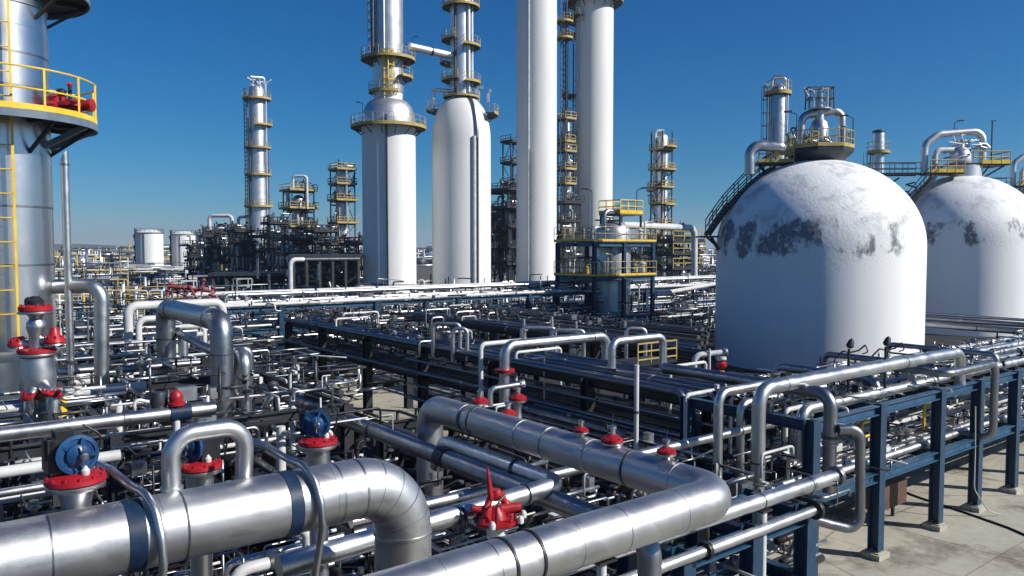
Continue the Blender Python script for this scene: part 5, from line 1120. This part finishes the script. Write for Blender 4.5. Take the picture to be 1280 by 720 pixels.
# right-hand framed column
o,C,S,Z=frame_tower('framed silver column with side landings against the sky, left of the frosted tanks',826,150,9,166,[190,214,236,256,282],8,31,168,[(-9,250),(-9,166),(2,166)],pipes=14)
for y,a0,a1 in ((185,20,150),(213,10,160),(238,-160,-40),(256,20,160)): ring_platform(o,(C.x,C.y),Z(y),8*S,18*S,a0,a1,rail='old_yellow',k=1.1,toe='old_yellow',rim='old_yellow',deck='grating')
frame_tower('broad low unit with yellow railings right of the blue framed structure',842,92,24,300,[303,318,336],6,32,None,pipes=34,wd=20,toe='dark_steel')
q=[D(775,281,75),D(868,285,84),D(868,345,84)]
pipe([q[0]-Z3*3,q[0],q[1],q[2]],.34,'white_pipe','long white pipe spanning from the blue structure and dropping before the sky gap',None,16,.9,'looped_pipe')
frame_tower('low distant pipe unit in the gap beside the frosted tank',884,120,12,345,[350,362],0,33,None,pipes=22,rail='gunmetal',toe='dark_steel')
# silver columns behind the tanks
o,c,S,Z,b=tower('column_tower','silver column with a ring platform near the top behind the nearest frosted tank',969,80,[(11.5,200),(11.3,124),(9,112),(5,108)],[(119,11.3,16,-180,180,1.0)],[(-58,13,200,112,5)],[(60,13.2,205,104,1.0,'silver_far'),(-20,12.4,200,150,.7,'gunmetal')],'bright')
knick(o,c,S,Z,[(-8,-3,122),(-8,-3,101),(8,-3,101),(8,-3,122)],1.6,'bright','top_hoop',3); knick(o,c,S,Z,[(-4,2,122),(-4,2,98),(5,2,98)],1.2,'gunmetal','top_hoop',2)
o,c,S,Z,b=tower('column_tower','short silver column with a ring platform between the two frosted tanks',1095,95,[(7.3,230),(7.3,168),(6.8,165)],[(191,7.3,13,-180,180,1.0)],[(-80,9,232,192,4)],[],'bright')
m=MB(); m.lathe((c.x,c.y,0),[(7.5*S,Z(168)),(7.5*S,Z(165.5)),(5*S,Z(164))],24); m.build('top_cap','dark_steel',o)
# ---------------------------------------------------------------- blue framed structure
c0=D(743,310,60); S=60/FOC; Z=lambda py: CAMH+(310-py)*S
def solve(px,fixed,axis): return xa(px,fixed,8) if axis=='x' else yb(px,fixed,8)
xA=solve(816,c0.y,'x'); yB=solve(697,c0.x,'y'); xm=solve(780,c0.y,'x')
o=thing('process_structure','blue steel two storey structure with yellow railings round a silver drum','process unit',(c0.x,c0.y,0))
zz1,zz2=Z(303),Z(347)
for x in (c0.x,xm,xA):
    for y in (c0.y,yB): m=MB(); m.hbar((x,y,0),(x,y,zz1-.02),.27,.27,.03); m.build('column','navy',o)
for z in (zz1,zz2,2.6):
    for x in (c0.x,xm,xA):
        for a,b_ in ((c0.y,(c0.y+yB)/2),((c0.y+yB)/2,yB)): m=MB(); m.hbar((x,a+.17,z-.16),(x,b_-.17,z-.16),.26,.30,.03); m.build('beam','blue_beam',o)
    for y in (c0.y,(c0.y+yB)/2,yB):
        for a,b_ in ((c0.x,xm),(xm,xA)): m=MB(); m.hbar((a+.17,y,z-.16),(b_-.17,y,z-.16),.26,.30,.03); m.build('beam','blue_beam',o)
for z in (zz1,zz2):
    m=MB(); m.box(((c0.x+xA)/2,(c0.y+yB)/2,z+.06),(xA-c0.x+.4,yB-c0.y+.4,.08)); p=m.build('deck','grating',o)
    qs=[Vector((c0.x-.2,c0.y-.2,z+.10)),Vector((xA+.2,c0.y-.2,z+.10)),Vector((xA+.2,yB+.2,z+.10)),Vector((c0.x-.2,yB+.2,z+.10))]
    m=MB(); r_=MB()
    for i in range(4):
        A,B=qs[i],qs[(i+1)%4]; m.bar(A+Z3*.08,B+Z3*.08,.03,.15); n=max(3,int((B-A).length/1.1))
        for hh in (.6,1.1): r_.cyl(A+Z3*hh,B+Z3*hh,.027,6)
        for j in range(n): r_.bar(A.lerp(B,j/n),A.lerp(B,j/n)+Z3*1.1,.045)
    m.build('toe_board','yellow',p); r_.build('railing','old_yellow',p)
vc=Vector((xa(766,c0.y+1.9,8),c0.y+1.9,0)); rv=1.45
m=MB(); m.lathe(vc,[(rv,1.2),(rv,Z(291))]+[(rv*math.cos(rad(a)),Z(291)+rv*.75*math.sin(rad(a))) for a in (15,30,45,60,75,85)],36); m.build('drum','silver_far',o)
m=MB(); m.lathe(vc,[(.3,1.0),(rv,2.2)],24); m.build('drum_cone','bright',o)
zt_=Z(266); m=MB(); m.box(vc+Vector((.9,0,zt_)),(2.6,2.4,.12)); p=m.build('top_platform','grating',o)
m=MB()
for k in range(4):
    A=vc+Vector((.9,0,zt_+.06))+Vector(((-1.3,1.3,1.3,-1.3)[k],(-1.2,-1.2,1.2,1.2)[k],0)); B=vc+Vector((.9,0,zt_+.06))+Vector(((1.3,1.3,-1.3,-1.3)[k],(-1.2,1.2,1.2,-1.2)[k],0))
    m.bar(A+Z3*.15,B+Z3*.15,.04,.3)
    for hh in (.6,1.1): m.cyl(A+Z3*hh,B+Z3*hh,.04,6)
    for j in range(3): m.bar(A.lerp(B,j/3),A.lerp(B,j/3)+Z3*1.1,.06)
m.build('railing','yellow',p); m=MB()
for dx,dy in ((-.3,-1.1),(2.1,-1.1),(2.1,1.1),(-.3,1.1)): m.bar(vc+Vector((dx,dy,zz1)),vc+Vector((dx,dy,zt_-.07)),.14)
m.build('leg','dark_steel',p)
m=MB(); m.tube([vc+Vector((-1.6,-.6,Z(285))),vc+Vector((-1.6,-.6,Z(262))),vc+Vector((1.2,-.6,Z(262)))],.2,12,.5); m.build('overhead_pipe','dull',o)
lamp(o,vc+Vector((1.6,-1.1,zt_)),2.0,Vector((.7,-.7,0))); lamp(o,vc+Vector((-1.4,1,zz1)),4.2,Vector((-.7,.7,0)))
for i in range(22):
    x=R.uniform(c0.x+.3,xA-.3); y=R.uniform(c0.y+.4,yB-.4); z=R.choice([.5,2.7,zz2+.3,zz2+.3,zz1+.3]); m=MB(); h=R.uniform(.8,2.3)
    m.tube([(x,y,z),(x,y,z+h),(x+R.uniform(-2,2),y,z+h),(x+R.uniform(-2,2),y+R.uniform(-1,1),z+h)],R.choice([.06,.09,.14]),8,.25,4); m.build('process_pipe',R.choice(['bright','white_pipe','dull','dark_pipe']),o)
for z in (zz1,zz2):
    for i in range(7):
        x=R.uniform(c0.x+.4,xA-.4); y=R.uniform(c0.y+.5,yB-.5); m=MB(); m.lathe((x,y,z+.1),[(.15,0),(.2,.1),(.2,.7),(.1,.8),(.25,.85),(.25,.95),(.05,1.1)],12); m.build('small_vessel',R.choice(['bright','old_yellow','dull','white_pipe']),o)
# ---------------------------------------------------------------- far white tanks
for px,dep,r,yt,lb in ((187,260,16,287,'small white upright tank far off, left of the pair'),(229.5,270,14,289,'small white upright tank far off, right of the pair'),(258,330,11,290,'partly hidden white tank behind the dark units')):
    c=ctr(px,dep); S=dep/FOC; Z=lambda py: CAMH+(310-py)*S; o=thing('storage_tank',lb,'tank',c,'small white tanks far off')
    m=MB(); m.lathe(c,[(r*S,0),(r*S,Z(yt+5)),(r*S*.55,Z(yt+.5)),(.2,Z(yt))],40); m.build('shell','white',o)
    ring_platform(o,(c.x,c.y),Z(yt+4),r*S*.9,r*S*1.04,-180,180,rail='gunmetal',k=1.2,toe=None,rim='gunmetal',brackets=False)
    m=MB(); q=c-Vector((RX,RY,0))*(r+2)*S
    for a in range(8): q2=q+Vector((0,0,a*Z(yt)/8)); m.bar(q2,q2+Z3*Z(yt)/8+Vector((FX,FY,0))*(1 if a%2 else -1),.3)
    m.bar(q,q+Z3*Z(yt-2),.35); m.build('stair_tower','dark_steel',o)
    q=c-Vector((FX,FY,0))*r*S*1.01+Vector((RX,RY,0))*R.uniform(-2,4)*S; m=MB(); m.bar(q,q+Z3*Z(yt+6),.2); m.build('riser_pipe','gunmetal',o)
    m=MB(); m.tube([c+Vector((RX,RY,0))*r*S*.4-Vector((FX,FY,0))*(r+2)*S,c+Vector((RX,RY,0))*r*S*.4-Vector((FX,FY,0))*(r+2)*S+Z3*3,c+Vector((RX,RY,0))*r*S*.8-Vector((FX,FY,0))*(r+2)*S+Z3*3],.4,8,.8); m.build('foot_pipe','white_pipe',o)
# ---------------------------------------------------------------- far-off refinery that reads as one mass
def far_mass(name,label,px0,px1,d0,d1,n,hmax,mats,seed,row=None):
    """fine mesh of pipe bridges, stacks, drums and exchangers, too far and too many to tell apart"""
    rg=random.Random(seed); parts={k:MB() for k in mats}
    for i in range(n):
        dep=d0+(d1-d0)*rg.random(); px=rg.uniform(px0,px1); c=ctr(px,dep); m=parts[rg.choice(mats)]; t=rg.random(); h=hmax*rg.uniform(.12,1)*(.5+.5*dep/d1); k=dep/200
        if row and dep<300:
            h=min(h,(CAMH-(row(px)-310)*dep/FOC)*rg.uniform(.6,1))
            if h<.5: continue
        if t<.12: m.box(c+Z3*h*.3,(rg.uniform(1,3.5)*k,rg.uniform(1,3)*k,h*.45))
        elif t<.27: m.cyl(c,c+Z3*h*rg.uniform(.7,1.5),rg.uniform(.12,.45)*k,6)
        elif t<.66:
            z=rg.uniform(1,h); L=rg.uniform(4,22)*k; m.cyl(c+Z3*z,c+X3*L+Z3*z,rg.uniform(.08,.26)*k,5)
            for j in range(int(L/5/k)): m.bar(c+X3*j*5*k,c+X3*j*5*k+Z3*z,.16*k)
        elif t<.80:
            z=rg.uniform(1.5,h); w=rg.uniform(1,4)*k; m.tube([c,c+Z3*z,c+X3*w+Z3*z,c+X3*w],rg.uniform(.08,.2)*k,5,.5*k,3)
        elif t<.88:
            for a in range(rg.randint(2,4)):
                z=h*(a+1)/4; m.box(c+Z3*z,(4*k,3*k,.25*k))
            for e in ((-1.9,-1.4),(1.9,-1.4),(1.9,1.4),(-1.9,1.4)): m.bar(c+Vector((e[0]*k,e[1]*k,0)),c+Vector((e[0]*k,e[1]*k,h)),.2*k)
        else: r=rg.uniform(.8,1.8)*k; m.lathe(c,[(r,0),(r,h*.5),(r*.6,h*.62),(.1,h*.66)],12)
    return tag(build_multi(name,parts),label,'refinery',None,'stuff')
far_mass('distant_plant','hazy distant refinery plant along the left horizon',70,300,190,640,900,11,['dark_steel','silver_far','white','old_yellow','gunmetal','slate'],5,lambda p: 338 if 160<p<255 else 320)
far_mass('distant_plant','distant refinery plant seen between and behind the white towers',300,700,190,620,700,11,['dark_steel','silver_far','white_pipe','gunmetal','slate'],6,lambda p: 330 if p<450 else 350)
far_mass('distant_plant','distant refinery plant on the horizon left of the frosted tanks',690,1000,150,620,900,10,['dark_steel','silver_far','white','gunmetal','slate'],8)
far_mass('distant_plant','low refinery plant on the ground behind the cross rack',200,700,78,180,1600,5.5,['dark_steel','silver_far','white_pipe','gunmetal','navy','dull'],9,lambda p: 338 if p<450 else 352)
far_mass('distant_plant','low refinery plant on the ground right of the blue structure',690,1010,66,150,1300,5,['dark_steel','silver_far','white_pipe','gunmetal','navy'],10,lambda p: 338)
far_mass('distant_plant','low refinery plant at the far left beyond the crowded pipes',-60,200,70,180,1300,5.5,['dark_steel','silver_far','white_pipe','gunmetal','old_yellow','navy'],12,lambda p: 340 if 160<p<255 else 330)
# ---------------------------------------------------------------- light, sky, camera
SUN_AZ=rad(-55); SUN_EL=rad(34)
sd=Vector((math.cos(SUN_EL)*math.cos(SUN_AZ),math.cos(SUN_EL)*math.sin(SUN_AZ),math.sin(SUN_EL)))
w=bpy.data.worlds.new('World'); scene.world=w; w.use_nodes=True; nt=w.node_tree
bg=nt.nodes['Background']; sky=nt.nodes.new('ShaderNodeTexSky'); sky.sky_type='NISHITA'; sky.sun_disc=False
sky.sun_elevation=SUN_EL; sky.sun_rotation=math.atan2(sd.x,sd.y); sky.altitude=0; sky.air_density=1.0; sky.dust_density=0; sky.ozone_density=3
# deep dry-air blue: the sky's own colours with each channel's contrast adjusted
sp=nt.nodes.new('ShaderNodeSeparateColor'); cb=nt.nodes.new('ShaderNodeCombineColor'); nt.links.new(sky.outputs['Color'],sp.inputs[0])
for i,(g,k) in enumerate(((2.2,.0255),(1.12,.41),(.92,.955))):
    a=nt.nodes.new('ShaderNodeMath'); a.operation='POWER'; a.inputs[1].default_value=g; b=nt.nodes.new('ShaderNodeMath'); b.operation='MULTIPLY'; b.inputs[1].default_value=k
    nt.links.new(sp.outputs[i],a.inputs[0]); nt.links.new(a.outputs[0],b.inputs[0]); nt.links.new(b.outputs[0],cb.inputs[i])
nt.links.new(cb.outputs[0],bg.inputs['Color']); bg.inputs['Strength'].default_value=.078
l=bpy.data.lights.new('sun','SUN'); l.energy=5.0; l.angle=rad(.53); l.color=(1,.955,.88)
so=bpy.data.objects.new('sun',l); COL.objects.link(so); so.rotation_euler=sd.to_track_quat('Z','Y').to_euler(); so.location=(0,0,120)
cd=bpy.data.cameras.new('camera'); cam=bpy.data.objects.new('camera',cd); COL.objects.link(cam)
cam.location=(0,0,CAMH); cam.rotation_euler=(math.pi/2-PIT,0,PSI-math.pi/2)
cd.sensor_width=36; cd.lens=FOC/1280*36; cd.clip_start=.1; cd.clip_end=9000; scene.camera=cam
scene.view_settings.view_transform='Standard'; scene.view_settings.look='None'; scene.view_settings.exposure=.27; scene.view_settings.gamma=1
scene.view_settings.use_curve_mapping=False
scene.cycles.max_bounces=6; scene.cycles.glossy_bounces=3; scene.cycles.diffuse_bounces=3

# thin dry haze: one even box of air round the whole site
m=MB(); x0,x1,y0_,y1_,zb,zt=-3600,4600,-3600,4600,-1.2,95
m.add([(x0,y0_,zb),(x1,y0_,zb),(x1,y1_,zb),(x0,y1_,zb),(x0,y0_,zt),(x1,y0_,zt),(x1,y1_,zt),(x0,y1_,zt)],[(0,3,2,1),(4,5,6,7),(0,1,5,4),(1,2,6,5),(2,3,7,6),(3,0,4,7)])
hm=bpy.data.materials.new('haze'); hm.use_nodes=True; hn=hm.node_tree; hn.nodes.remove(hn.nodes['Principled BSDF'])
pv=hn.nodes.new('ShaderNodeVolumePrincipled'); pv.inputs['Color'].default_value=(.74,.87,1,1); pv.inputs['Density'].default_value=.0002; pv.inputs['Anisotropy'].default_value=.2
hn.links.new(pv.outputs[0],hn.nodes['Material Output'].inputs['Volume']); MAT['haze']=hm
m.build('haze','haze',origin=(0,0,0))['kind']='stuff'
scene.cycles.volume_bounces=0
# ---------------------------------------------------------------- past 300 pipes the smallest in view become one mass
def thin_out(cat,keep,name,label):
    from mathutils.bvhtree import BVHTree
    vs=[]; fs=[]; own=[]; names=[]
    for q in scene.objects:
        if q.type!='MESH' or q.name=='haze': continue
        me=q.data; off=wloc(q); b=len(vs); n=len(me.vertices); t=q
        while t.parent: t=t.parent
        names.append(t.name); k=len(names)-1
        vs+=[(v.co.x+off.x,v.co.y+off.y,v.co.z+off.z) for v in me.vertices]
        for p in me.polygons: fs.append([b+i for i in p.vertices]); own.append(k)
    tree=BVHTree.FromPolygons(vs,fs); hits={}; org=Vector((0,0,CAMH))
    for iy in range(0,720,3):
        for ix in range(0,1280,3):
            d=ray(ix+1.5,iy+1.5); r_=tree.ray_cast(org,Vector(d[:3]).normalized())
            if r_[2] is not None: nm=names[own[r_[2]]]; hits[nm]=hits.get(nm,0)+1
    obs=[o for o in scene.objects if o.parent is None and o.get('category')==cat]
    obs.sort(key=lambda o:-hits.get(o.name,0))
    rest=obs[keep:]; vs=[]; fs=[]; sm=[]; mi=[]; mats=[]
    for o in rest:
        for q in [o]+list(o.children):
            me=q.data
            if me is None: continue
            off=wloc(q); b=len(vs); mt=me.materials[0]
            if mt not in mats: mats.append(mt)
            vs+=[v.co+off for v in me.vertices]
            for p in me.polygons: fs.append(tuple(b+i for i in p.vertices)); sm.append(p.use_smooth); mi.append(mats.index(mt))
    me=bpy.data.meshes.new(name); me.from_pydata([tuple(v) for v in vs],[],fs)
    for mt in mats: me.materials.append(mt)
    me.polygons.foreach_set('use_smooth',sm); me.polygons.foreach_set('material_index',mi); me.update()
    ob=bpy.data.objects.new(name,me); COL.objects.link(ob); tag(ob,label,'pipework',None,'stuff')
    for o in rest:
        for q in list(o.children): bpy.data.objects.remove(q)
        bpy.data.objects.remove(o)
bpy.context.view_layer.update()
thin_out('pipe',285,'small_pipework','thin and half hidden pipes filling the gaps between the racks')
